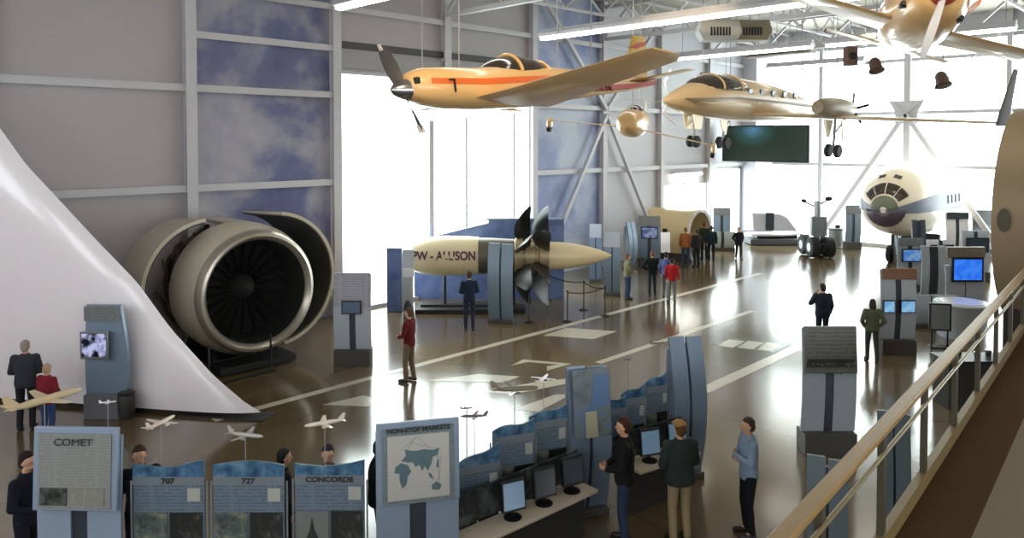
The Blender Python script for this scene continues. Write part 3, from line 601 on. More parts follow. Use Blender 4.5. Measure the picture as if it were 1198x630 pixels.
# hung lamps; the powered ones are unseen, added to warm the exhibits
def hung_spot(loc, label, kind, target=None, power=0, size=.3):
    L = Vector(loc); t = thing(kind, label, 'spotlight', L, 0, 'lamps hung over the aircraft')
    d = (Vector(target)-L).normalized() if target else Vector((.3,-.3,-.9)).normalized(); q = d.to_track_quat('Z','Y').to_matrix().to_4x4()
    m = MB(); m.M = q; m.lathe([(-size*.9,size*.25),(-size*.7,size*.42),(0,size*.5),(size*.25,size*.62),(size*.28,size*.55)], n=18); m.build('lamp_head', mat('lamp_brown', (92,72,62), .5), t)
    MB().tube([(0,0,size*.3),(0,0,ZC-L.z)], .015, 6).build('rod', M_steel2, t)
    MB().tube([(-size*.6,0,0),(-size*.6,0,size*.4),(size*.6,0,size*.4),(size*.6,0,0)], .02, 6).build('yoke', M_steel2, t)
    m = MB(); m.M = q; m.lathe([(size*.24,size*.5),(size*.26,.01)], n=18); m.build('lens', mat('lens_glass', (210,190,150), .2), t)
    if power:
        l = bpy.data.lights.new('added_warm_spot', 'SPOT'); l.energy = power; l.color = (1,.78,.48); l.spot_size = R(34); l.spot_blend = .6; l.shadow_soft_size = .12
        lo = bpy.data.objects.new('added_warm_spot', l); col.objects.link(lo); lo.location = L+d*size*.6; lo.rotation_euler = d.to_track_quat('-Z','Y').to_euler()
hung_spot(P(1025,80,24), 'round hanging lamp just below the upper aeroplane wing, before the far glass', 'hanging_lamp', size=.4)
hung_spot(P(1103,97,24), 'round hanging lamp right of the gusset plate, before the far glass', 'hanging_lamp', size=.42)
L = P(995,66,25); t = thing('hanging_speaker', 'brown box-shaped speaker hanging before the far glass', 'speaker', L, D45)
MB().box((0,0,0),(.36,.34,.62)).build('cabinet', mat('speaker_brown', (104,76,70), .6), t, bevel=.02); MB().tube([(0,0,.3),(0,0,ZC-L.z)], .015, 6).build('rod', M_steel2, t)
MB().lathe([(-.18,.13),(-.175,.02)], 'Y', 18).build('speaker_cone', M_dark, t)

# ---------- white tail fin ----------
A = G(315,489); B = G(0,466); d = (B-A); d.z = 0; d.normalize(); nrm = Vector((-d.y, d.x, 0));
if nrm.dot(-A) < 0: nrm = -nrm           # towards the camera
def on_fin(px, py):
    a, b, c = ray(px, py); r_ = W(a, b, c); o = Vector((0,0,CH)); t_ = ((A-o).dot(nrm))/r_.dot(nrm) if False else (A.dot(nrm))/(r_.dot(nrm))
    p = o+r_*t_; return ((p-A).dot(d), p.z)
LE = sorted([on_fin(*p) for p in ((0,150),(30,192),(70,235),(110,278),(160,330),(200,385),(250,440),(285,470),(300,480),(314,487))], key=lambda q: q[1])
zs = [q[1] for q in LE]; ss = [q[0] for q in LE]
smax = min((-20.95-A.x)/d.x, 99)
sl = (ss[-1]-ss[-3])/(zs[-1]-zs[-3]); zt = zs[-1]+(smax*.985-ss[-1])/sl
def le(z): return float(np.interp(z, zs+[zt], ss+[smax*.985]))
m = MB(); rings = []
nz = 40; z0 = .10
for k in range(nz+1):
    z = z0+(zt-z0)*k/nz; s0 = le(max(z, zs[0])); ch = max(smax-s0, .02); ring = []; N_ = 26
    for side in (1,-1):
        for i in range(N_):
            u = i/N_ if side == 1 else 1-i/N_
            x = u*u*(3-2*u)*.0+u**1.6 if side == 1 else u**1.6
            s_ = s0+ch*x; dist = ch*x
            th = .24*(1-math.exp(-dist/.5))*math.sqrt(min(1, dist/.08+.0)) if dist > 0 else 0
            ring.append(A+d*s_+nrm*(side*th)+Vector((0,0,z)))
    rings.append(ring)
m.loft(rings)
o = m.build('tail_fin', mat('fin_white', (244,238,242), .28, spec=.5, coat=.3, var=0), smooth=50)
tag(o, 'huge white swept aeroplane tail fin standing on the floor at the far left', 'tail fin')
m = MB(); m.slab([tuple((A+d*1.6+nrm*.1).xy), tuple((A+d*(smax-.1)+nrm*.16).xy), tuple((A+d*(smax-.1)-nrm*.16).xy), tuple((A+d*1.6-nrm*.1).xy)], 0, .11)
o2 = m.build('fin_stand', mat('stand_dark', (40,34,32), .7), o)
MB().slab([tuple((A+nrm*.25).xy),tuple((A+d*.0-nrm*.25).xy),tuple((A+d*2-nrm*.28).xy),tuple((A+d*2+nrm*.28).xy)], 0, .03).build('fin_stand', mat('stand_dark'), o)

# ---------- jet engine with open cowls ----------
E = G(293, 437); E = Vector((-17.35, 8.55, 0)); zc = 1.95; RI = 1.5
t = thing('jet_engine', 'huge jet engine with open cowl doors, dark intake facing the hall', 'jet engine', E, PI)   # local +X runs to the rear
Mk = mat('cowl_cream', (186,178,160), .38, coat=.2, var=.05); Mci = mat('cowl_inside', (58,56,48), .6, var=.25, scale=5)
def laz(prof, n=56, **k):
    m = MB(); m.M = Matrix.Translation((0,0,zc)); return m.lathe(prof, 'X', n, **k)
laz([(.16,RI*.86),(.06,RI*.89),(0,RI*.93),(.02,RI*.975),(.1,RI*1.01),(.22,RI*1.03),(.24,RI*1.0),(.24,RI*.87)], cap=False).build('inlet_lip', mat('lip_metal', (180,172,160), .3, .7), t)
laz([(.23,RI*1.03),(.6,RI*1.1),(1.1,RI*1.12),(1.5,RI*1.1),(1.5,RI*1.03),(.6,RI*1.0),(.23,RI*.99)], cap=False).build('fan_cowl_ring', Mk, t)
laz([(.15,RI*.86),(.7,RI*.86),(1.3,RI*.88),(1.3,.3)], cap=False).build('intake_duct', mat('duct_dark', (20,19,16), .9, var=.2), t)
laz([(.62,.02),(.68,.12),(.85,.26),(1.1,.36),(1.3,.38)], n=28).build('spinner', mat('spinner_dark', (20,20,18), .8), t)
m = MB()
for k in range(22):
    a = 2*PI*k/22; rg = []
    for u in (0,.33,.66,1):
        r_ = .33+(RI*.85-.33)*u; tw = .25+.6*u; c_ = .13; ax = 1.12
        for sgn in (1,): pass
        e1 = Vector((math.cos(tw)*c_, 0, 0)); tang = Vector((0,-math.sin(a),math.cos(a)))*math.sin(tw)*c_
        ctr = Vector((ax, math.cos(a)*r_, zc+math.sin(a)*r_)); tk = Vector((.012,0,0))
        rg.append([ctr-e1-tang-tk, ctr+e1+tang-tk, ctr+e1+tang+tk, ctr-e1-tang+tk])
    m.loft(rg)
m.build('fan', mat('fan_blades', (16,16,14), .9, 0), t)
laz([(1.45,1.5),(1.6,1.5),(2.0,1.42),(2.7,1.36),(3.2,1.1),(3.4,.7),(3.45,.02)], n=40).build('engine_core', mat('core_dark', (40,34,28), .55, .3, var=.4, scale=6), t)
m = MB(); random.seed(2)
for k in range(44):
    a = random.uniform(0,2*PI); r_ = random.uniform(1.5,1.62); x0 = random.uniform(1.5,2.1); pts = []
    for q in range(5): pts.append((x0+q*random.uniform(.15,.28), math.cos(a+.12*q)*(r_-.04*q), zc+math.sin(a+.12*q)*(r_-.04*q)))
    m.tube(pts, random.uniform(.02,.055), 7)
m.build('pipework', mat('pipes_brass', (92,78,58), .45, .6, var=.3, scale=8), t)
def cowl(name, yo, zo, r_, a0, a1, x0=.75, x1=2.9):
    m = MB(); m.M = Matrix.Translation((0,yo,zc+zo)); n = 30; rings = []
    for i in range(n+1):
        a = a0+(a1-a0)*i/n; c_, s_ = math.cos(a), math.sin(a)
        rings.append([(x0,c_*r_,s_*r_),(x1,c_*r_*.93,s_*r_*.93),(x1,c_*(r_*.93-.05),s_*(r_*.93-.05)),(x0,c_*(r_-.09),s_*(r_-.09))])
    m.loft(rings); o = m.build(name, Mk, t, smooth=50)
    m = MB(); m.M = Matrix.Translation((0,yo,zc+zo)); rings = []
    for i in range(n+1):
        a = a0+(a1-a0)*i/n; c_, s_ = math.cos(a), math.sin(a)
        rings.append([(x0+.04,c_*(r_-.095),s_*(r_-.095)),(x1-.04,c_*(r_*.93-.055),s_*(r_*.93-.055)),(x1-.04,c_*(r_*.93-.085),s_*(r_*.93-.085)),(x0+.04,c_*(r_-.13),s_*(r_-.13))])
    m.loft(rings).build('cowl_lining', Mci, o, smooth=50)
    return o
# local y points to world -y (the engine is turned half round)
cowl('open_cowl_door', -.75, .12, 1.78, R(97), R(262), .7, 3.0)      # picture right
cowl('open_cowl_door', .75, .12, 1.72, R(84), R(-38), 1.0, 2.8)      # picture left
MB().box((1.9,0,zc+1.62),(1.8,.5,.1)).build('pylon_beam', Mk, t, bevel=.03)
m = MB(); m.box((1.6,0,.12),(3.0,2.0,.16)); 
for s in (-1,1):
    m.bar((.9,s*.8,.2),(1.3,s*.9,zc-.9),.14); m.bar((2.5,s*.8,.2),(2.2,s*.6,zc-.7),.14)
m.build('stand', mat('stand_black', (30,30,28), .6), t)
L = G(282, 444); t = thing('engine_barrier', 'low black rail barrier in front of the jet engine intake', 'barrier', L, R(92))
m = MB().tube([(-.9,0,.03),(.9,0,.03)], .03, 8); m.build('floor_bar', M_black, t)
for s in (-1,1): MB().tube([(s*.78,0,0),(s*.78,0,.95)], .028, 8).build('post', M_black, t)
MB().tube([(-.78,0,.55),(.78,0,.55)], .008, 6).build('wire', M_black, t)

# ---------- propfan ----------
zf = 24.9; pc = W(zf, -3.4, 0); t = thing('propfan_engine', 'long cream propfan engine with two rows of black curved blades', 'jet engine', (pc.x, pc.y, 0), D45)
zc = 1.84; k_ = zf/F
def X(px): return (px-CX)/F*zf+3.4
def lp(pairs, n=40, name='', m_=None, cap=True):
    m = MB(); m.M = Matrix.Translation((0,0,zc)); return m.lathe([(X(p), r_) for p, r_ in pairs], 'X', n, cap).build(name, m_, t)
Mcr = mat('propfan_cream', (214,198,162), .35, coat=.2, var=.04)
lp([(480,.02),(480.5,.36),(483,.5),(490,.58),(502,.64),(520,.67),(540,.66),(560,.63)], name='rear_cowl', m_=Mcr)
lp([(560,.6),(575,.6),(592,.57),(602,.56)], name='exhaust_section', m_=mat('propfan_grey', (96,92,80), .4, .5))
lp([(602,.56),(603,.6),(612,.6),(612,.5),(614,.5),(614,.59),(626,.57),(627,.48),(630,.48),(631,.55),(642,.52),(642,.46)], name='hub', m_=mat('hub_tan', (160,144,112), .4, .4))
lp([(642,.47),(655,.46),(672,.4),(690,.3),(703,.19),(713,.07),(716,.01)], name='nose_cone', m_=Mcr)
def blade(px, a, rt=1.68, flip=1, sweep=.42):
    m = MB(); rings = []
    for u in [i/9 for i in range(10)]:
        r_ = .5+(rt-.5)*u; ch = .3+.46*math.sin(PI*min(1,u*.9+.1))*(1-.5*u*u) if u < 1 else .05
        tw = flip*(.5+.5*u); off = sweep*u*u*flip if False else 0; sw = -.1*math.sin(PI*u)+sweep*u*u*.55
        ring = []
        for (cu, tk) in ((-.5,0),(-.2,.03),(.2,.025),(.5,0),(.2,-.015),(-.2,-.02)):
            xx = cu*ch*math.cos(tw)+sw*.9*(1 if flip > 0 else 1); yy = cu*ch*math.sin(tw)+tk-sw*.15
            ring.append((X(px)+xx, yy*math.cos(a)-r_*math.sin(a)*-1, zc+yy*math.sin(a)*-1+r_*math.cos(a)))
        rings.append(ring)
    m.loft(rings); return m
for px, fl, ph in ((613,1,.0),(634,-1,.1)):
    for q in range(6): blade(px, ph+q*PI/3, flip=fl).build('blade', mat('blade_black', (26,27,25), .35, var=.1), t, smooth=60)
def bend(rad, x0, fz):
    def f(co):
        x, y, z = co.x, co.y, co.z; a = y/rad; r_ = rad+z*.5; return Vector((x+x0, -math.cos(a)*r_, zc+fz+math.sin(a)*rad))
    return f
text('PW - ALLISON', .4, mat('lettering_maroon', (88,44,62), .5, var=0), t, (0,0,0), (0,0,0), sx=.82, bold=.012, ext=.02, shape=bend(.665, X(521), .08))
m = MB()
for px in (520,): m.tube([(X(px),0,.12),(X(px),0,zc-.6)], .05, 10)
m.tube([(X(600),0,.12),(X(600),0,zc-.5)], .08, 10); m.bar((X(492),-.0,.14),(X(575),0,.14),.3,.14); m.box((X(530),0,.07),((575-490)*k_,1.2,.14)); m.box((X(600),0,.05),(.8,1.0,.1))
m.build('stand', mat('stand_black'), t)
# stanchions and ropes
def stan(px, py, lab, n=[0]):
    L = G(px, py); t = thing('rope_stanchion', lab, 'stanchion', L, 0, 'black rope posts by the propfan'); 
    MB().lathe([(0,.16),(.02,.16),(.035,.05),(.04,.022),(.93,.022),(.94,.035),(.99,.035),(1.0,.01)], n=16).build('post', M_black, t)
    return L
S1 = stan(619,378,'black rope post directly below the propfan blades'); S2 = stan(664,377,'black rope post in front, between blades and nose cone'); S3 = stan(708,370,'black rope post closest to the blue pylons by the nose cone'); S4 = stan(683,363,'black rope post set back behind the other three'); S5 = stan(640,352,'black rope post under the nose cone next to the blade tips')
def rope(a, b, lab):
    a = a+Vector((0,0,.93)); b = b+Vector((0,0,.93)); pts = [a.lerp(b, u/12)-Vector((0,0,.09*math.sin(PI*u/12))) for u in range(13)]
    tag(MB().tube(pts, .018, 8).build('barrier_rope', M_black), lab, 'rope', 'barrier ropes by the propfan')
rope(S2,S3,'black rope between the two front posts below the nose cone'); rope(S5,S4,'black rope at the back under the nose cone')
rope(S4,S3,'short black rope joining the set-back post to the one by the pylons')
# blue backdrops by the propfan
M_bd = mat('backdrop_blue', (92,112,160), .5, var=0, build=clouds([(.35,(76,94,146)),(.6,(104,124,170))], 1.2))
zb = 26.6
def bdp(x): return (x-CX)/F*zb
L = W(zb, 0, 0); t = thing('blue_backdrop', 'blue exhibit backdrop wall standing behind the propfan engine', 'backdrop', L, D45)
MB().prism([(bdp(484),0),(bdp(660),0),(bdp(660),2.88),(bdp(571),2.88),(bdp(571),2.75),(bdp(484),2.1)], 0, .12).build('backdrop_panel', M_bd, t)
MB().box((bdp(615),-.01,2.9),(bdp(660)-bdp(571)+.1,.2,.06)).build('top_trim', M_blue, t)
L = at_zf(461, 24.7); t = thing('blue_side_panel', 'narrow blue exhibit panel at the tail end of the propfan', 'backdrop', L, D45)
MB().box((0,0,1.05),(.5,.2,2.1)).build('panel', M_bd, t, bevel=.02); MB().box((0,0,2.12),(.54,.24,.05)).build('cap', M_blue, t)
t = pylon('tall blue pylon standing in front of the propfan body beside the blades', G(586,378), D45+R(-8), .78, 2.5, m1=mat('pylon_grey_blue', (120,140,156), .4, .2))
L = at_zf(477, 23.8); t = thing('display_stand', 'slim curved stand with a pale top at the tail of the propfan', 'display stand', L, D45)
bulge_sheet(.36,2.2,0,bulge=.2).build('sheet', M_pale, t); MB().lathe([(0,.2),(.5,.16),(1.0,.13),(1.05,.16)], n=16).build('pedestal', M_slot, t); MB().box((.05,-.25,1.5),(.34,.05,.26)).build('sign', M_white, t)
for (px, py, lab, w_) in ((716,346,'blue pylon with a white top plate at the tip of the nose cone',.62),(697,330,'blue pylon just behind the nose cone tip',.5)):
    t = pylon(lab, G(px,py), D45+R(-10), w_, 2.3); MB().box((0,-.26,2.1),(w_*.95,.05,.55),rx=-.2).build('top_plate', M_pale, t)

# ---------- displays along the far left wall ----------
def zoff(px, zf): return (px-CX)/F*zf
def disp(label, px, zf, w_, H, face=0, mon=None, head=.2, **k): return kiosk(label, 0, 0, w_, H, face=face, head=head, mon=mon, loc=at_zf(px, zf), **k)
disp('blue-edged kiosk with a glowing screen beside the cabin mock-up', 760, 33.6, 1.0, 2.3, face=-5, bodym=M_blue, mon=(.75,.55,1.55,0,screen_mat((70,90,150),(150,160,190),.8)))
pylon('thin curved pylon left of the glowing-screen kiosk', at_zf(738,33), D45+R(35), .5, 2.1)
disp('blue kiosk standing in front of the last left window', 845, 40, .9, 2.1, face=-8, bodym=M_blue)
disp('low grey counter in front of the last left window', 846, 38.5, 1.3, 1.0, head=0, plinth=.15, bodym=M_pale)
L = at_zf(779, 33.2); t = thing('white_signboard', 'small white board on a stand against the cabin mock-up', 'sign', L, D45); MB().box((0,0,1.15),(.42,.05,.9),rx=-.1).build('board', M_white, t); MB().box((0,.05,.4),(.06,.06,.8)).build('stand', M_steel2, t)
MB().box((0,0,.02),(.4,.3,.04)).build('foot', M_steel2, t)
# cabin mock-up
L = at_zf(793, 36.3); t = thing('cabin_mockup', 'white barrel-shaped aircraft cabin section, open and dark at one end', 'aircraft cabin section', L, D45+R(-38))
def arc(r_, x, a0, a1, n=20, zc_=1.0): return [(x, r_*math.cos(a0+(a1-a0)*i/n), zc_+r_*math.sin(a0+(a1-a0)*i/n)) for i in range(n+1)]
m = MB(); ra, rb = 1.35, 1.25
rings = []
for a in [R(-30)+R(240)*i/24 for i in range(25)]:
    rings.append([(-1.6,math.cos(a)*ra,1.05+math.sin(a)*ra),(1.2,math.cos(a)*ra,1.05+math.sin(a)*ra),(1.2,math.cos(a)*rb,1.05+math.sin(a)*rb),(-1.6,math.cos(a)*rb,1.05+math.sin(a)*rb)])
m.loft(rings).build('fuselage_shell', M_cream, t, smooth=50)
MB().box((-.2,0,.2),(2.7,2.2,.4)).build('cabin_floor', M_plinth, t); m = MB(); m.M = Matrix.Translation((-1.5,0,1.05)); m.lathe([(0,1.25),(.05,1.25)],'X',30).build('bulkhead', mat('cabin_dark', (52,44,46), .7), t)
m = MB(); m.M = Matrix.Translation((0,0,1.05)); m.lathe([(1.16,1.24),(1.2,1.24),(1.24,1.36),(1.14,1.37)],'X',30,cap=False).build('end_ring', M_white, t)
for k in (-1,0): MB().box((k*.75,-1.34,1.35),(.25,.06,.36)).build('cabin_window', M_dark, t, bevel=.05)
# aircraft fragment on a platform near the corner
L = at_zf(908, 41.0); t = thing('wreck_display', 'pale light-aircraft fragment lying on a dark platform near the far corner', 'aircraft fragment', L, D45)
MB().box((0,0,.18),(3.1,1.2,.3)).build('platform', mat('platform_grey', (84,90,96), .6), t, bevel=.02)
m = MB(); m.prism([(-1.3,.75),(-1.4,1.75),(.2,1.7),(.6,1.5),(1.2,.7)], -.25, .25); m.build('tail_piece', mat('fragment_grey', (190,192,200), .4), t, bevel=.08)
MB().box((-.4,-.27,1.25),(.45,.04,1.0)).build('dark_hatch', M_slot, t); MB().slab([(-1.5,-.5),(.2,-.55),(1.5,-.1),(.4,.4),(-1.4,.4)], .5, .6).build('wing_piece', M_white, t, rot=(.0,.0,0)); MB().box((0,0,.42),(2.2,.6,.2)).build('cradle', M_dark, t)
m = MB()
for x in (-2.2, 2.2): m.tube([(x,-.8,0),(x,-.8,1.0)], .03, 8)
m.tube([(-2.2,-.8,.98),(2.2,-.8,.98)], .025, 8); L2 = at_zf(912, 39.6)
tag(m.build('barrier_rail', M_steel2, None, (L2.x,L2.y,0), (0,0,D45)), 'thin grey rail in front of the aircraft fragment platform', 'barrier')
# main landing gear
L = G(955, 300); t = thing('landing_gear', 'upright aircraft landing gear leg with four big black tyres', 'landing gear', L, D45)
MB().tube([(0,0,.75),(0,0,2.2),(0,0,2.75)], [.17,.2,.14], 14).build('strut', M_alu, t); MB().box((0.05,-.1,1.5),(.75,.3,.95)).build('gear_door', mat('gear_grey', (120,130,140), .5), t, bevel=.03)
MB().tube([(-.65,0,2.72),(-.1,0,2.45),(.55,0,2.8)], .05, 8).build('cross_arm', M_alu, t); MB().ell((-.65,0,2.75),(.14,.1,.1),10,8).ell((.58,0,2.85),(.2,.1,.12),10,8).build('fitting', M_dark, t)
MB().tube([(-.5,0,.5),(.5,0,.5)], .09, 10).box((0,0,.55),(.25,1.2,.2)).build('axle_beam', M_dark, t)
for sx_ in (-1,1):
    for sy_ in (-1,1):
        m = MB(); m.M = Matrix.Translation((sx_*.38, sy_*.5, .52)); o = m.lathe([(-.2,.24),(-.2,.44),(-.15,.51),(.15,.51),(.2,.44),(.2,.24)],'X',28).build('tyre', M_rubber, t)
        m = MB(); m.M = Matrix.Translation((sx_*.38, sy_*.5, .52)); m.lathe([(-.21,.22),(.21,.22)],'X',20).build('wheel_hub', M_alu, o)
for (px, py, w_, H, lab) in ((999,290,.8,2.35,'blue-white kiosk with shelf headers standing before the far glass'),):
    disp(lab, px, 38.8, .85, 2.35, face=5, bodym=M_blue)
L = at_zf(979, 39.6); t = thing('round_bin', 'round grey pedestal left of the kiosk before the far glass', 'pedestal', L, 0)
MB().lathe([(0,.42),(.05,.42),(.1,.38),(.95,.36),(1.0,.42),(1.05,.42)], n=28).build('drum', mat('drum_grey', (116,124,124), .5), t); MB().ell((.1,0,1.15),(.16,.16,.1),12,8).build('object_on_top', M_dark, t)
# big dark projection screen
t = thing('projection_screen', 'large dark green video screen hanging near the far left corner', 'screen', (-18.45, 37.3, 5.55), R(0))
MB().box((0,.1,0),(4.85,.16,1.95)).build('screen_frame', M_black, t, bevel=.02)
def scrb(nt, b):
    tc = nt.nodes.new('ShaderNodeTexCoord'); mp = nt.nodes.new('ShaderNodeMapping'); mp.inputs['Location'].default_value = (.45,0,-.75); mp.inputs['Scale'].default_value = (.75,.75,1.0)
    g = nt.nodes.new('ShaderNodeTexGradient'); g.gradient_type = 'SPHERICAL'; nt.links.new(tc.outputs['Object'], mp.inputs[0]); nt.links.new(mp.outputs[0], g.inputs[0])
    r = ramp(nt, g.outputs['Fac'], [(0,(30,48,34)),(.5,(44,92,90)),(1,(96,150,190))]); nt.links.new(r.outputs['Color'], b.inputs['Emission Color'])
MB().box((0,.005,0),(4.7,.03,1.8)).build('lit_picture', mat('video_picture', (12,20,14), .3, var=0, emit=(30,50,34), estr=.8, build=scrb), t)
for s in (-1,1): MB().tube([(s*2,.1,.9),(s*2,.1,ZC-5.55)], .025, 8).build('hanger', M_steel2, t)

# ---------- airliner cockpit section ----------
n0 = W(33.2, 16.6); n1 = W(36.6, 20.0); dv = (n1-n0).normalized(); an = math.atan2(dv.y, dv.x)
t = thing('airliner_nose', 'airliner nose section with cockpit windows, standing by the far glass', 'aircraft nose', (n0.x, n0.y, 0), an)      # local +X runs aft
zc = 2.95
prof = [(0,.05,-.35),(.08,.4,-.33),(.3,.85,-.26),(.7,1.22,-.16),(1.3,1.5,-.06),(2.0,1.68,0),(3.0,1.78,0),(5.6,1.78,0)]
def nose_sec(a0, a1, off=0.0, x0=0, x1=9, n=32):
    rings = []
    for x, r_, dz in prof:
        if x < x0 or x > x1: continue
        rings.append([(x, math.cos(a0+(a1-a0)*i/n)*(r_+off), zc+dz+math.sin(a0+(a1-a0)*i/n)*(r_+off)) for i in range(n+1)])
    return rings
MB().loft(nose_sec(0, 2*PI*31.999/32), cap=True, closed=True).build('fuselage', mat('airliner_white', (226,216,200), .3, coat=.3, var=.02), t, smooth=60)
for s in (0, PI):      # cheat line bands wrap round the nose
    a0, a1 = (R(-14), R(12)) if s == 0 else (R(168), R(194))
    MB().loft(nose_sec(a0, a1, .02, 0, 9, 8)+nose_sec(a0, a1, -.02, 0, 9, 8)[::-1], cap=False, closed=False).build('blue_grey_band', mat('band_grey', (112,118,136), .4), t)
def rows(zl, zh, x0, x1, s):     # a panel on the nose surface
    pass
def surf(x, a, off=.03):
    r_ = float(np.interp(x, [p[0] for p in prof], [p[1] for p in prof])); dz = float(np.interp(x, [p[0] for p in prof], [p[2] for p in prof])); return (x, math.cos(a)*(r_+off), zc+dz+math.sin(a)*(r_+off))
def patch(x0, x1, a0, a1, off, name, m_, n=10):
    rings = [[surf(x0+(x1-x0)*i/6, a0+(a1-a0)*j/n, off) for j in range(n+1)] for i in range(7)]
    o = MB().loft(rings, cap=False, closed=False).build(name, m_, t); s_ = o.modifiers.new('thickness','SOLIDIFY'); s_.thickness = .03; s_.offset = 0; return o
Mwn = mat('cockpit_glass', (58,50,44), .15)
for a0, a1 in ((92,122),(58,88),(125,150),(30,55)): patch(.2,.5,R(a0),R(a1),.03,'cockpit_window',Mwn)
patch(.02,.17,R(0),R(180),.015,'nose_panel_green',mat('nose_green', (112,118,98), .4)); patch(.02,.3,R(185),R(355),.018,'radome_band',mat('nose_dark', (78,70,80), .35))
patch(.75,.95,R(98),R(112),.03,'eyebrow_window',Mwn); patch(.75,.95,R(68),R(82),.03,'eyebrow_window',Mwn)
for k in range(4): patch(3.0+.6*k,3.25+.6*k,R(172),R(184),.03,'cabin_window',M_dark)
MB().tube([(1.9,0,1.4),(1.9,0,.4)], .1, 12).build('nose_gear_leg', M_alu, t); MB().bar((1.9,0,1.0),(2.9,0,1.5),.08).build('drag_brace', M_alu, t)
for s in (-1,1):
    m = MB(); m.M = Matrix.Translation((1.9,s*.27,.4)); m.lathe([(-.13,.18),(-.13,.33),(-.09,.4),(.09,.4),(.13,.33),(.13,.18)],'Y',24).build('nose_wheel', M_rubber, t)
for x in (4.6,): MB().box((x,0,.6),(.3,2.2,1.2)).build('support_cradle', M_dark, t)

# ---------- tan fuselage panel beside the balcony ----------
t = thing('fuselage_panel', 'tall tan curved fuselage wall with one oval window, beside the balcony rail', 'fuselage section', (-4.25, 19.75, 0), 0)
rc, zc, yc = 2.65, 3.85, 2.65; rings = []
for i in range(33):
    a = R(90)+R(200)*i/32
    rings.append([(0,yc+math.cos(a)*rc,zc+math.sin(a)*rc),(3.6,yc+math.cos(a)*rc,zc+math.sin(a)*rc),(3.6,yc+math.cos(a)*(rc-.12),zc+math.sin(a)*(rc-.12)),(0,yc+math.cos(a)*(rc-.12),zc+math.sin(a)*(rc-.12))])
MB().loft(rings).build('curved_skin', M_tan, t, smooth=60)
m = MB()
ring = lambda off, rr: [(.22+.17*rr*math.cos(2*PI*i/24)+.04, yc-math.cos(math.asin(max(-1,min(1,(.32*rr*math.sin(2*PI*i/24)+.0)/rc))))*(rc+off), zc+.05+.32*rr*math.sin(2*PI*i/24)) for i in range(24)]
MB().loft([ring(-.02,1), ring(.02,1), ring(.02,.85), ring(-.02,.85)]).build('window_frame', mat('window_ring', (134,118,92), .5), t); MB().loft([ring(.0,.85), ring(.015,.84)]).build('cabin_window', mat('window_dusk', (74,68,52), .3), t)
MB().box((1.8,1.9,1.3),(3.5,1.6,2.6)).build('dark_plinth', mat('plinth_dark', (34,28,22), .7), t)
# ---------- hanging aircraft ----------
def sell(x, zc, w_, h, n=24, e=2.3):
    out = []
    for i in range(n):
        a = 2*PI*i/n; c_, s_ = math.cos(a), math.sin(a)
        out.append((x, w_*math.copysign(abs(c_)**(2/e), c_), zc+h*math.copysign(abs(s_)**(2/e), s_)))
    return out
def foil(le, ch, th, n=8, vert=False, inc=0.0):
    pts = []
    up = [(u*u*(3-2*u), 1) for u in [i/n for i in range(n+1)]]; lo = [(u, -.6) for u, _ in up[1:-1][::-1]]
    for u, s_ in up+lo:
        t_ = th*s_*2.6*(math.sqrt(max(u,0))*(1-u))**1.0*(1-u*.2)*.55 if 0 < u < 1 else 0
        p = (le[0]-ch*u, le[1], le[2]+t_+inc*ch*(.4-u)) if not vert else (le[0]-ch*u, le[1]+t_, le[2])
        pts.append(p)
    return pts
def wing(parts, name, m_, parent, vert=False, mirror=False, inc=0.0):
    m = MB(); m.loft([foil((le[0], -le[1] if mirror else le[1], le[2]), ch, th, vert=vert, inc=inc) for le, ch, th in parts]); return m.build(name, m_, parent, smooth=50)
def plane_root(name, label, loc, heading, roll=0, pitch=0):
    t = thing(name, label, 'aeroplane', loc, 0); t.rotation_euler = (R(roll), R(pitch), R(heading)); return t
def cables(t, pts):
    bpy.context.view_layer.update(); inv = t.matrix_world.inverted() if False else (Matrix.Translation(t.location) @ t.rotation_euler.to_matrix().to_4x4()).inverted()
    M = inv.inverted(); m = MB()
    for p in pts:
        a = M @ Vector(p); m.tube([p, inv @ Vector((a.x, a.y, ZC))], .012, 6)
    m.build('suspension_cable', M_steel2, t)
def prop(t, x, z, n, L_, ph, m1, tip=None, cs=1.0):
    for k in range(n):
        a = ph+2*PI*k/n; m = MB(); rings = []
        for u in (.05,.25,.5,.75,.92,1):
            r_ = L_*u; ch = .07+.06*math.sin(PI*min(1,u*.8+.1)) if u < 1 else .03; ch *= cs; tw = 1.1-.8*u
            e = Vector((math.sin(tw)*ch, math.cos(tw)*math.cos(a)*ch*-1, math.cos(tw)*math.sin(a)*ch*-1)); c_ = Vector((x, -math.sin(a)*r_, z+math.cos(a)*r_)); q = Vector((math.cos(tw)*.012, math.sin(tw)*.012*math.cos(a), math.sin(tw)*.012*math.sin(a)))
            rings.append([c_-e, c_+q, c_+e, c_-q])
        b = m.loft(rings).build('propeller_blade', m1, t)
        if tip: m = MB(); c_ = Vector((x, -math.sin(a)*L_*.93, z+math.cos(a)*L_*.93)); d_ = Vector((0,-math.sin(a),math.cos(a))); m.bar(c_-d_*.05, c_+d_*.08, .13, .035); m.build('blade_tip', tip, b)
M_or = mat('aeroplane_cream', (220,178,120), .32, coat=.4, var=.02)
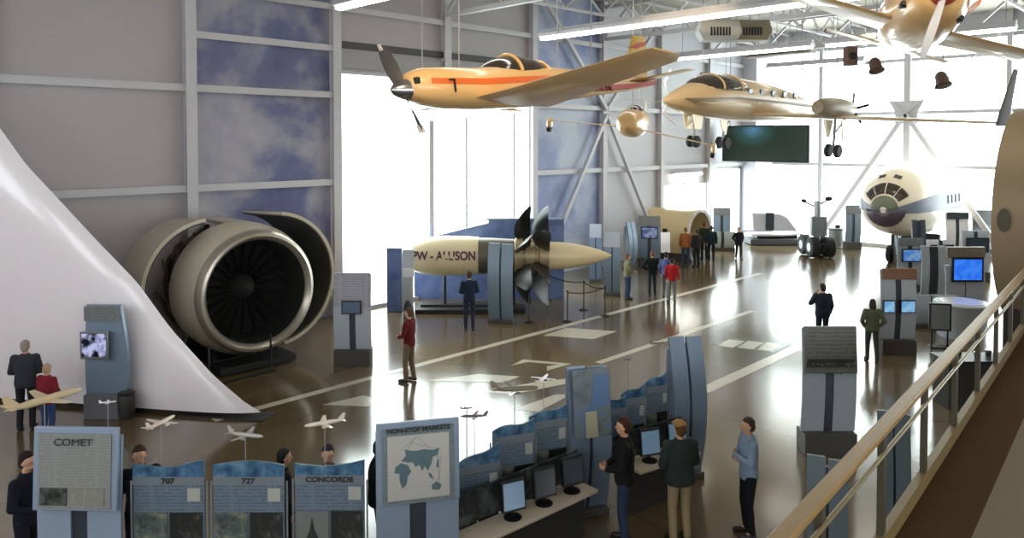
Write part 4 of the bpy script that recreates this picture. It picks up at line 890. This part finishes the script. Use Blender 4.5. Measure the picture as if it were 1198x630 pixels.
# A: low-wing aeroplane with yellow and red tail
cA = W(14.7, -.32, 6.72)
t = plane_root('low_wing_aeroplane', 'cream low-wing aeroplane with orange side stripe and yellow-red tail', cA, -90, 7, 3)
secs = [(2.2,.06,.2,.2),(2.1,.06,.27,.26),(1.9,.05,.38,.33),(1.4,.02,.46,.38),(.7,0,.5,.4),(0,.02,.52,.42),(-.9,.05,.5,.42),(-1.8,.08,.4,.36),(-3.0,.1,.26,.27),(-4.2,.12,.15,.19),(-5.2,.14,.06,.12)]
MB().loft([sell(*q) for q in secs]).build('fuselage', M_or, t, smooth=60)
m = MB(); m.lathe([(2.18,.2),(2.3,.17),(2.45,.1),(2.54,.01)], 'X', 20); m.build('spinner', M_chrome, t)
prop(t, 2.3, .04, 2, .95, R(28), mat('prop_grey', (92,88,88), .4, .4), mat('tip_white', (235,225,215), .4))
for s in (-1,1):
    m = MB(); m.box((2.12,s*.2,.12),(.1,.18,.12)); m.build('cowl_intake', M_dark, t, bevel=.02)
    m = MB(); rings = [[(x, s*(w_+.006), zc+dz*h) for dz in (.28+.1*f,-.02+.1*f)]+[(x, s*(w_-.05), zc+dz*h) for dz in (-.02+.1*f,.28+.1*f)] for x, zc, w_, h, f in [(q[0],q[1],q[2],q[3],i*.12) for i, q in enumerate(secs[2:9])]]
    m.loft(rings).build('side_stripe', mat('orange_stripe', (214,104,36), .35, coat=.3), t)
m = MB(); rings = []
for x, w_, h in ((.42,.05,.03),(.25,.26,.16),(0,.38,.27),(-.45,.42,.33),(-.9,.4,.3),(-1.3,.3,.2),(-1.6,.1,.05)): rings.append([(x, w_*math.cos(PI*i/14), .3+h*math.sin(PI*i/14)*1.15) for i in range(15)])
can = m.loft(rings).build('canopy', mat('canopy_dark', (52,44,40), .12, coat=.5), t, smooth=70)
for x, w_, h in ((-.38,.42,.325),(-1.28,.32,.22)): MB().tube([(x+.05*math.sin(PI*i/14), (w_+.012)*math.cos(PI*i/14), .3+(h+.012)*math.sin(PI*i/14)*1.15) for i in range(15)], .035, 6).build('canopy_frame', M_or, can)
for mir in (False, True):
    wing([((.95,.3,-.3),2.1,.15),((.85,1.2,-.27),1.8,.13),((.5,3.75,-.1),1.15,.08),((.36,3.95,-.06),.8,.04)], 'wing', M_or, t, mirror=mir, inc=.1)
    wing([((-4.25,.06,.16),.8,.05),((-4.5,1.5,.18),.5,.03)], 'tailplane', mat('tail_yellow', (200,160,60), .4), t, mirror=mir)
wing([((-3.9,0,.2),1.3,.06),((-4.5,0,.75),.85,.05),((-4.8,0,1.3),.55,.03)], 'fin', mat('tail_yellow'), t, vert=True)
m = MB()
for s in (-1,1):
    m.prism([(-4.35,.38),(-4.75,.66),(-5.1,.82),(-5.2,.45),(-4.9,.36)], s*.05, s*.034); m.prism([(-4.6,1.0),(-5.0,1.12),(-5.3,1.16),(-5.3,1.08),(-4.9,.98)], s*.04, s*.028)
    m.prism([(-2.6,-.02),(-3.2,.05),(-4.4,.08),(-5.2,.16),(-5.2,.05),(-4.2,-.03),(-3.2,-.08)], s*.27, s*.06)
m.build('red_flames', mat('flame_red', (168,44,24), .4), t)
text('N42LR', .34, mat('registration_red', (120,34,22), .5, var=0), t, (-2.75,.335,.0), (PI/2,0,R(180-6.5)), bold=.01, ext=.03)
for s in (-1,1):
    MB().box((1.45,s*.465,-.0),(.03,.03,.24)).box((1.5,s*.465,.1),(.12,.03,.03)).build('exhaust_mark', M_dark, t)
cables(t, [(.9,0,.38),(-1.9,0,.42),(0,2.4,-.15),(0,-2.4,-.15)])
# B: tiny aeroplane behind it with wheels in its wing tips
t = plane_root('tip_wheel_aeroplane', 'small cream aeroplane with wheels in its wing tips, behind the yellow-red tail', W(21.2, (741-CX)/F*21.2, 6.15), 180+45+73, 0, 0)
t.rotation_euler = (R(-9), 0, R(-45-17))
MB().loft([sell(*q) for q in [(1.5,0,.1,.1),(1.2,.02,.3,.27),(.5,.05,.42,.4),(-.3,.08,.4,.4),(-1.2,.06,.26,.26),(-2.3,.05,.08,.1)]]).build('fuselage', M_or, t, smooth=60)
MB().ell((.0,0,.36),(.6,.28,.22),16,10).build('canopy', mat('canopy_dark'), t)
for mir in (False, True):
    wing([((.9,.3,-.1),.7,.05),((.7,2.35,-.22),.5,.03)], 'wing', M_or, t, mirror=mir)
    s = -1 if mir else 1
    m = MB(); m.ell((.5,s*2.3,-.3),(.28,.08,.16),14,8); m.build('wheel_fairing', M_or, t)
    m = MB(); m.M = Matrix.Translation((.5,s*2.3,-.42)); m.lathe([(-.05,.08),(-.05,.14),(.05,.14),(.05,.08)],'Y',18).build('wheel', M_rubber, t)
wing([((-1.6,0,.1),.6,.04),((-2.0,0,.8),.35,.03)], 'fin', M_or, t, vert=True)
cables(t, [(.6,0,.4),(-1.2,0,.3)])
# C: twin-engine canard aeroplane with upright winglets
cC = W(26.9, 8.4, 7.1); t = plane_root('twin_engine_aeroplane', 'large tan twin-engine aeroplane with a long thin wing ending in an upright winglet', cC, -95, -3.5, 0)
Mt = mat('twin_tan', (188,162,124), .35, coat=.3, var=.03)
MB().loft([sell(*q) for q in [(4.6,-.12,.05,.05),(4.3,-.1,.24,.2),(3.6,-.03,.5,.42),(2.8,.05,.66,.62),(1.6,.08,.74,.74),(0,.05,.75,.76),(-1.8,-.02,.7,.66),(-3.4,-.06,.48,.46),(-4.6,-.08,.22,.24),(-5.0,-.08,.05,.08)]]).build('fuselage', Mt, t, smooth=60)
m = MB(); rings = []
for x, w_, h in ((3.3,.2,.06),(2.9,.52,.34),(2.4,.68,.48),(1.9,.74,.52),(1.3,.76,.5),(.9,.7,.4)): rings.append([(x, w_*math.cos(PI*i/14), .38+h*math.sin(PI*i/14)) for i in range(15)])
can = m.loft(rings).build('cockpit_glass', mat('canopy_dark'), t, smooth=70)
for x, w_, h in ((2.3,.7,.49),(1.3,.76,.5)): MB().tube([(x, (w_+.01)*math.cos(PI*i/14), .38+(h+.01)*math.sin(PI*i/14)) for i in range(15)], .04, 6).build('window_frame', Mt, can)
for s in (-1,1):
    for k in range(5): MB().box((.8-.75*k,s*.7,.34),(.28,.06,.24)).build('cabin_window', mat('canopy_dark'), t, bevel=.05)
    m = MB(); m.prism([(4.0,.0),(1.5,.14),(-3.0,.05),(-4.5,-.05),(-3.0,-.02),(1.5,.06)], s*.76, s*.2); m.build('side_stripe', mat('stripe_brown', (112,84,52), .4), t)
for mir in (False, True):
    s = -1 if mir else 1
    wing([((.9,.3,-.45),3.4,.2),((-1.2,2.0,-.43),2.2,.2),((-5.4,6.4,-.4),1.1,.12)], 'wing', Mt, t, mirror=mir)
    wing([((-5.2,s*6.4,-.5),1.3,.1),((-5.4,s*6.4,-.1),1.2,.1),((-6.2,s*6.5,1.5),.5,.05)], 'winglet', mat('winglet_paint', (96,92,92), .9, spec=.1), t, vert=True)
    wing([((3.75,.3,-.12),.55,.04),((3.5,2.7,-.1),.3,.02)], 'canard', Mt, t, mirror=mir)
    m = MB(); m.M = Matrix.Translation((0,s*2.3,-.1)); p_ = m.lathe([(-.9,.2),(-1.0,.28),(-1.5,.36),(-2.4,.37),(-3.1,.3),(-3.5,.14),(-3.6,.02)], 'X', 24).build('engine_pod', mat('pod_brown', (150,134,112), .4, var=.08), t)
    m = MB(); m.M = Matrix.Translation((0,s*2.3,-.1)); m.lathe([(-.93,.19),(-.96,.01)],'X',20).build('intake', M_dark, p_)
    for k in range(5):
        a = k*2*PI/5+.3; MB().bar((-3.42,s*2.3,-.1),(-3.46,s*2.3+math.cos(a)*.6,-.1+math.sin(a)*.6),.03,.1).build('propeller_blade', M_dark, p_)
    m = MB(); m.prism([(-1.6,-.5),(-2.3,-.5),(-2.1,-1.15),(-1.95,-1.15)], s*2.15, s*2.19); m.prism([(-2.3,-.5),(-2.8,-.5),(-2.62,-1.3),(-2.5,-1.3)], s*2.45, s*2.49); m.build('gear_door', M_cream, t)
    MB().tube([(-2.2,s*2.3,-.4),(-2.2,s*2.3,-1.55)], .05, 10).bar((-2.2,s*2.3,-1.0),(-2.9,s*2.3,-.5),.05).build('gear_leg', M_steel2, t)
    for q in (-1,1):
        m = MB(); m.M = Matrix.Translation((-2.2,s*2.3+q*.17,-1.62)); m.lathe([(-.08,.1),(-.08,.2),(-.05,.24),(.05,.24),(.08,.2),(.08,.1)],'Y',20).build('wheel', M_rubber, t)
MB().tube([(2.9,0,-.5),(2.9,0,-1.35)], .05, 10).bar((2.9,0,-.95),(2.2,0,-.5),.05).build('gear_leg', M_steel2, t)
for q in (-1,1):
    m = MB(); m.M = Matrix.Translation((2.9,q*.12,-1.42)); m.lathe([(-.06,.08),(-.06,.17),(-.04,.2),(.04,.2),(.06,.17),(.06,.08)],'Y',18).build('wheel', M_rubber, t)
m = MB(); m.prism([(3.3,-.5),(2.7,-.55),(2.8,-1.0),(3.1,-1.0)], .18, .21).prism([(3.3,-.5),(2.7,-.55),(2.8,-1.0),(3.1,-1.0)], -.21, -.18); m.build('gear_door', M_cream, t)
MB().tube([(4.4,.0,.1),(4.7,.1,.5),(4.45,.1,.9)], [.02,.05,.03], 8).tube([(4.4,0,-.2),(4.75,.1,-.5),(4.3,.3,-.85)], [.03,.06,.03], 8).build('nose_probe', M_white, t)
cables(t, [(2.6,0,.75),(-3.0,0,.4),(-2.2,2.3,.2),(-2.2,-2.3,.2)])
# D: aeroplane cut by the top edge
cD = W(12.9, 7.02, 7.85); t = plane_root('overhead_aeroplane', 'cream and orange aeroplane seen from below at the top edge, white propeller blade hanging', cD, -64, -19, -2)
MB().loft([sell(*q) for q in [(1.95,0,.2,.2),(1.8,0,.34,.33),(1.2,0,.5,.46),(.2,0,.58,.52),(-.8,.03,.56,.5),(-2.0,.08,.38,.36),(-3.6,.12,.18,.2),(-4.6,.14,.05,.1)]]).build('fuselage', M_or, t, smooth=60)
m = MB(); m.lathe([(1.93,.22),(2.1,.18),(2.3,.09),(2.4,.01)], 'X', 20); m.build('spinner', mat('spinner_red', (180,60,30), .35), t)
prop(t, 2.1, 0, 2, 1.05, R(182), mat('prop_white', (200,200,204), .35), cs=.55)
m = MB(); rings = []
for x, w_, h in ((.95,.06,.03),(.6,.36,.24),(0,.45,.38),(-.7,.42,.36),(-1.5,.2,.12)): rings.append([(x, w_*math.cos(PI*i/14), .38+h*math.sin(PI*i/14)) for i in range(15)])
m.loft(rings).build('canopy', mat('canopy_dark'), t, smooth=70)
for mir in (False, True):
    wing([((.8,.3,-.3),1.3,.1),((.4,3.9,-.1),.7,.05),((.3,4.1,-.08),.4,.02)], 'wing', M_or, t, mirror=mir)
    s = -1 if mir else 1
    MB().box((1.35,s*.36,-.2),(.26,.2,.1)).build('exhaust_opening', M_dark, t, bevel=.03)
    wing([((-3.9,.06,.16),.6,.04),((-4.1,1.3,.18),.4,.02)], 'tailplane', M_or, t, mirror=mir)
    m = MB(); m.box((.4,s*.585,.12),(2.0,.02,.12)); m.build('side_stripe', mat('orange_stripe'), t)
wing([((-3.6,0,.2),1.1,.05),((-4.3,0,1.2),.5,.03)], 'fin', M_or, t, vert=True)
cables(t, [(.9,0,.45),(-1.9,0,.4)])
hung_spot((-5.2,5.2,10.6), 'unseen warm lamp added under the roof in front of the low-wing aeroplane', 'hanging_lamp', tuple(cA+Vector((0,-.4,0))), 2100)  # lamps above the view, added for warm light on aircraft and engine
hung_spot((-1.5,7.5,10.2), 'unseen warm lamp added under the roof in front of the overhead aeroplane', 'hanging_lamp', tuple(cD), 900)
hung_spot((-9.0,12.5,10.8), 'unseen warm lamp added under the roof to light the twin-engine aeroplane', 'hanging_lamp', tuple(cC+Vector((-.5,-2.5,0))), 2600)
hung_spot((-9.5,27.5,11.2), 'unseen warm lamp added under the roof to light the airliner nose', 'hanging_lamp', (n0.x, n0.y, 4.4), 1800)
hung_spot((-10.5,10.8,11.2), 'unseen warm lamp added under the roof to light the jet engine', 'hanging_lamp', (-17.2,8.5,2.2), 900)
# ventilation units
for px, py, zf, lab, mm in ((840,38,25,'white unit heater with a dark grille hanging under the roof',mat('heater_white',(168,168,166),.5)),(877,38,26.5,'beige unit heater hanging right of the white one',mat('beige_enamel',(140,132,110),.5))):
    L = P(px,py,zf); t = thing('unit_heater', lab, 'heater', L, D45); MB().prism([(-.55,-.3),(.55,-.3),(.72,0),(.6,.4),(-.6,.4),(-.72,0)], -.3, .3).build('casing', mm, t, bevel=.02)
    m = MB()
    for k in range(7): m.box((-.3+.1*k,-.31,0),(.06,.03,.28))
    m.build('grille', M_dark, t); MB().tube([(0,0,.4),(0,0,ZC-L.z-.06)], .02, 6).build('rod', M_steel2, t)
L = P(912,62,33); t = thing('ceiling_vent', 'flat slatted vent box hanging behind the strip light before the far glass', 'vent', L, R(0)); MB().box((0,0,0),(3.0,.6,.25)).build('casing', mat('vent_grey', (126,118,110), .5), t)
m = MB()
for k in range(10): m.box((-1.3+.28*k,-.32,0),(.29 if k % 2 else .16,.03,.12))
m.build('grille', M_dark, t); MB().tube([(-1,0,.1),(-1,0,ZC-L.z)], .02, 6).tube([(1,0,.1),(1,0,ZC-L.z)], .02, 6).build('rod', M_steel2, t)

# ---------- kiosks on the right ----------
disp('white-bodied kiosk with a light blue screen near the airliner nose gear', 1066, 27.3, .95, 2.12, mon=(.72,.48,1.5,0,screen_mat((70,130,215),(130,170,210),.9)), head=.14, bodym=M_pale)
disp('pale kiosk with dark centre slot right of the light blue screen', 1094, 25.6, .85, 2.1, head=.0, slot=.3)
disp('dark slim kiosk under the airliner belly', 1076, 30.8, .55, 2.45, bodym=mat('body_dark', (70,74,90), .45), head=.0)
disp('white far kiosk with a dark header and dark centre slot', 1121, 33.2, 1.0, 2.5, bodym=M_white, headm=M_slot, head=.12)
disp('low white kiosk carrying a dark picture panel behind the screens', 1102, 29.4, 1.1, 1.8, mon=(.9,.5,1.35,0,mat('dark_screen')), head=0, bodym=M_white)
disp('grey kiosk with a black monitor close to the tan fuselage wall', 1143, 30, 1.1, 2.1, mon=(.9,.6,1.5,0,mat('dark_screen')), head=0)
disp('far grey kiosk peeping over the others beside the tan fuselage wall', 1150, 36.5, 1.0, 2.3, bodym=mat('body_grey', (130,138,150), .45), head=.3)
disp('small pale kiosk between the two monitors beside the tan fuselage wall', 1120, 28, .8, 1.7, head=.25)
t = disp('white kiosk with the large bright blue monitor', 1131, 23.6, 1.25, 1.75, head=0, bodym=M_pale, slot=.04, mon=(1.0,.78,1.62,0,SCR_B))
MB().box((.0,-.02,2.15),(1.2,.12,.35)).build('header_board', mat('header_tan', rough=.45, var=0, build=printed((126,118,106),(90,84,76), 14, 1)), t)
L = at_zf(1128, 21.6); t = thing('white_counter', 'white curved counter below the bright blue monitor', 'counter', L, D45); m = MB()
m.lathe([(0,.62),(.9,.7),(.95,.74),(1.0,.72)], n=36).build('body', M_pale, t); m = MB(); m.lathe([(.99,.6),(1.02,.6)], n=36).build('counter_top', M_white, t)
L = at_zf(1103, 20.3); t = thing('framed_sign', 'black-framed panel sign standing on the floor in front of the white counter', 'sign', L, D45+R(-12))
MB().box((0,0,.86),(.56,.06,.76)).build('frame', M_black, t, bevel=.01); MB().box((0,-.03,.86),(.46,.02,.66)).build('printed_panel', mat('sign_print', rough=.4, var=0, build=printed((128,134,138),(84,90,96),20,3)), t)
for s in (-1,1): MB().box((s*.2,.02,.25),(.04,.04,.5)).build('leg', M_black, t)
MB().box((0,.05,.02),(.5,.3,.04)).build('foot', M_black, t)
disp('low pale display desk behind the brown-headed kiosk', 1092, 22.6, 1.6, 1.0, head=0, plinth=.12, slot=.04)
L = W(15.9, (1146-CX)/F*15.9); t = thing('dark_counter', 'dark counter under the tan fuselage wall behind the balcony rail', 'counter', L, D45)
MB().box((0,0,.5),(1.5,.6,1.0)).build('body', mat('counter_dark', (40,34,26), .6), t); MB().box((0,0,1.02),(1.6,.7,.05)).build('counter_top', M_dark, t)
for k, (dx, dy, ad) in enumerate(((-.55,-.1,'at its open end'),(-.3,.12,'second from its open end'),(-.05,-.12,'at its middle'),(.3,.05,'nearer the fuselage wall'))):
    p = L+Vector(((dx-dy)*S,(dx+dy)*S,1.045)); tag(MB().lathe([(0,.05),(.01,.055),(.14,.065),(.14,.058),(.02,.045)], n=16).build('steel_cup', M_chrome, None, p), 'shiny steel cup on the dark counter under the fuselage wall, '+ad, 'cup', 'steel cups on the dark counter')

L = G(147, 489); t = thing('floor_bin', 'small dark rounded bin at the foot of the television kiosk by the fin', 'bin', L+Vector((.05,.0,0)), 0)
MB().lathe([(0,.12),(.04,.15),(.3,.17),(.5,.16),(.56,.12),(.58,.05)], n=20).build('bin_body', mat('bin_dark', (58,54,52), .6), t); MB().lathe([(.5,.165),(.53,.17),(.55,.14)], n=20).build('rim', M_dark, t)
t = thing('door_light', 'short bright strip light above the door window in the left wall', 'wall light', (XL+.22, 34.0, 3.95), PI/2)
MB().box((0,0,0),(2.6,.16,.1)).build('tube', M_tube, t); MB().box((0,.08,.09),(2.7,.3,.08)).build('housing', M_steel, t)
# ---------- balcony with its wooden rail ----------
r0 = Vector((-1.9,4.17,0)); rd = Vector((-.08,.997,0)).normalized(); rn = Vector((rd.y,-rd.x,0))
def rp(s, off=0, z=0): return r0+rd*s+rn*off+Vector((0,0,z))
s0, s1 = -2.6, 12.6; ra = math.atan2(rd.y, rd.x)
def plank(mb, off, z, w_, h): c_ = rp((s0+s1)/2, off, z); mb.box(c_, (s1-s0, w_, h), rz=ra); return mb
M_wood = mat('rail_wood', (150,120,74), .4, var=.15, scale=6); M_carp = mat('brown_carpet', (74,54,32), .9, spec=.1, var=.15, scale=14)
struct('floor_balcony', plank(MB(), .26, 2.3, .52, .2), M_carp); struct('floor_balcony_landing', plank(MB(), 2.07, 2.3, 3.1, .2), mat('balcony_carpet_light', (128,118,98), .9, spec=.1, var=.08))
struct('beam_balcony', plank(MB(), .1, 2.05, .2, .3), M_dark)
for s in (0,6,12): struct('column_balcony', MB().box(rp(s,.6,1.1),(.25,.25,2.2)), M_dark)
t = thing('balcony_railing', 'wooden-topped balcony railing with dark posts crossing the lower right corner', 'railing', rp(0,0,2.4))
def rel(mb): mb.v = [tuple(Vector(p)-t.location) for p in mb.v]; return mb
t.location = rp(0,0,2.4)
rel(plank(MB(), 0, 3.4, .11, .055)).build('handrail', M_wood, t, bevel=.012)
rel(MB().tube([rp(s0,.03,3.22), rp(s1,.03,3.22)], .018, 8)).build('upper_bar', mat('bar_bronze', (128,112,76), .4, .3), t)
rel(plank(MB(), 0, 2.47, .07, .14)).build('toe_board', mat('toe_wood', (118,98,58), .5, var=.15, scale=6), t)
for k in range(11):
    s = s0+.2+1.5*k
    if s < s1: rel(MB().box(rp(s,0,2.88),(.09,.05,1.0),rz=ra)).build('post', mat('post_brown', (64,58,42), .5), t)
for z in (): rel(MB().tube([rp(s0,0,z), rp(s1,0,z)], .006, 6)).build('wire', M_steel2, t)
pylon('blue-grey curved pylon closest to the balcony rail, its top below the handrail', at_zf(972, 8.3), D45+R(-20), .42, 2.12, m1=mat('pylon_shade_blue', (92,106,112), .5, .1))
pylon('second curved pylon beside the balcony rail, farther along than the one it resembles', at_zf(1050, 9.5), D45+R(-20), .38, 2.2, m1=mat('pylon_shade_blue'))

# ---------- model aeroplanes on stalks ----------
def model(label, px, py, zf, Lm, heading, col_, roll=0, jet=True, sweep=.3, z_end=0.0, stalk=True):
    L = P(px, py, zf); t = thing('model_aeroplane', label, 'model aeroplane', L, 0, 'model aeroplanes on stalks'); t.rotation_euler = (0, 0, D45+R(heading))
    m_ = mat('model_%d_%d_%d' % col_, col_, .3, coat=.3, var=0); k = Lm; T = Matrix.Rotation(R(roll),4,'X')
    def mm(): m = MB(); m.M = T; return m
    mm().lathe([(-.5*k,.004*k),(-.4*k,.025*k),(-.2*k,.05*k),(.2*k,.052*k),(.4*k,.045*k),(.48*k,.02*k),(.5*k,.002)], 'X', 16).build('fuselage', m_, t)
    for s in (-1,1):
        mm().loft([[(x,y,z) for x,y,z in foil((.14*k,s*.04*k,-.015*k),.2*k,.02*k)],[(x,y,z) for x,y,z in foil(((.14-sweep*.5)*k,s*.46*k,.02*k),.08*k,.01*k)]]).build('wing', m_, t)
        mm().loft([foil((-.34*k,s*.01*k,.02*k),.12*k,.01*k),foil((-.43*k,s*.18*k,.03*k),.06*k,.005*k)]).build('tailplane', m_, t)
        if jet: mm().tube([(.1*k,s*.17*k,-.045*k),(-.02*k,s*.17*k,-.045*k)], .024*k, 10).build('engine', m_, t)
    mm().loft([foil((-.3*k,0,.03*k),.18*k,.01*k,vert=True),foil((-.44*k,0,.18*k),.08*k,.005*k,vert=True)]).build('fin', m_, t)
    MB().tube([(0,0,-.03*k),(0,0,-L.z+z_end)], .006, 6).build('stalk', M_steel2, t)
model('large cream model aeroplane in front of the two people by the fin', 52, 468, 9.3, .95, 60, (206,186,150), sweep=.05, jet=False)
model('tiny white model aeroplane in front of the television kiosk', 126, 471, 9.4, .2, 20, (230,226,226))
model('cream model aeroplane on a stalk above the 707 panel', 188, 495, 9.15, .5, 75, (222,206,190), sweep=.1)
model('pale grey model aeroplane low above the 727 panel', 287, 509, 9.15, .5, -15, (172,168,164), sweep=.35)
model('white model aeroplane on a stalk above the CONCORDE panel', 380, 495, 9.15, .5, 205, (226,214,196), sweep=.35)
model('small airliner model against the bright floor reflection, tail up to the right', 555, 487, 10.0, .37, 185, (112,92,104), sweep=.5)
model('flat grey model just above the small airliner model', 546, 478, 10.2, .18, 20, (130,120,130), sweep=.5)
model('long grey-brown model aeroplane left of the white one above the run of panels', 602, 455, 10.7, .7, 8, (128,120,98), sweep=.5)
model('bright white shuttle-like model above the middle of the run of panels', 636, 443, 10.95, .42, 70, (245,245,250), sweep=.3)
model('small reddish model beyond the picture pylon', 707, 432, 11.9, .3, 10, (160,124,104), sweep=.3)
model('tiny dark model between the picture pylon and the tall plain pylon', 735, 421, 12.3, .17, 30, (74,66,70), sweep=.4)
model('small brown model touching the top of the tall plain pylon', 770, 402, 12.7, .34, 20, (126,112,92), sweep=.2)
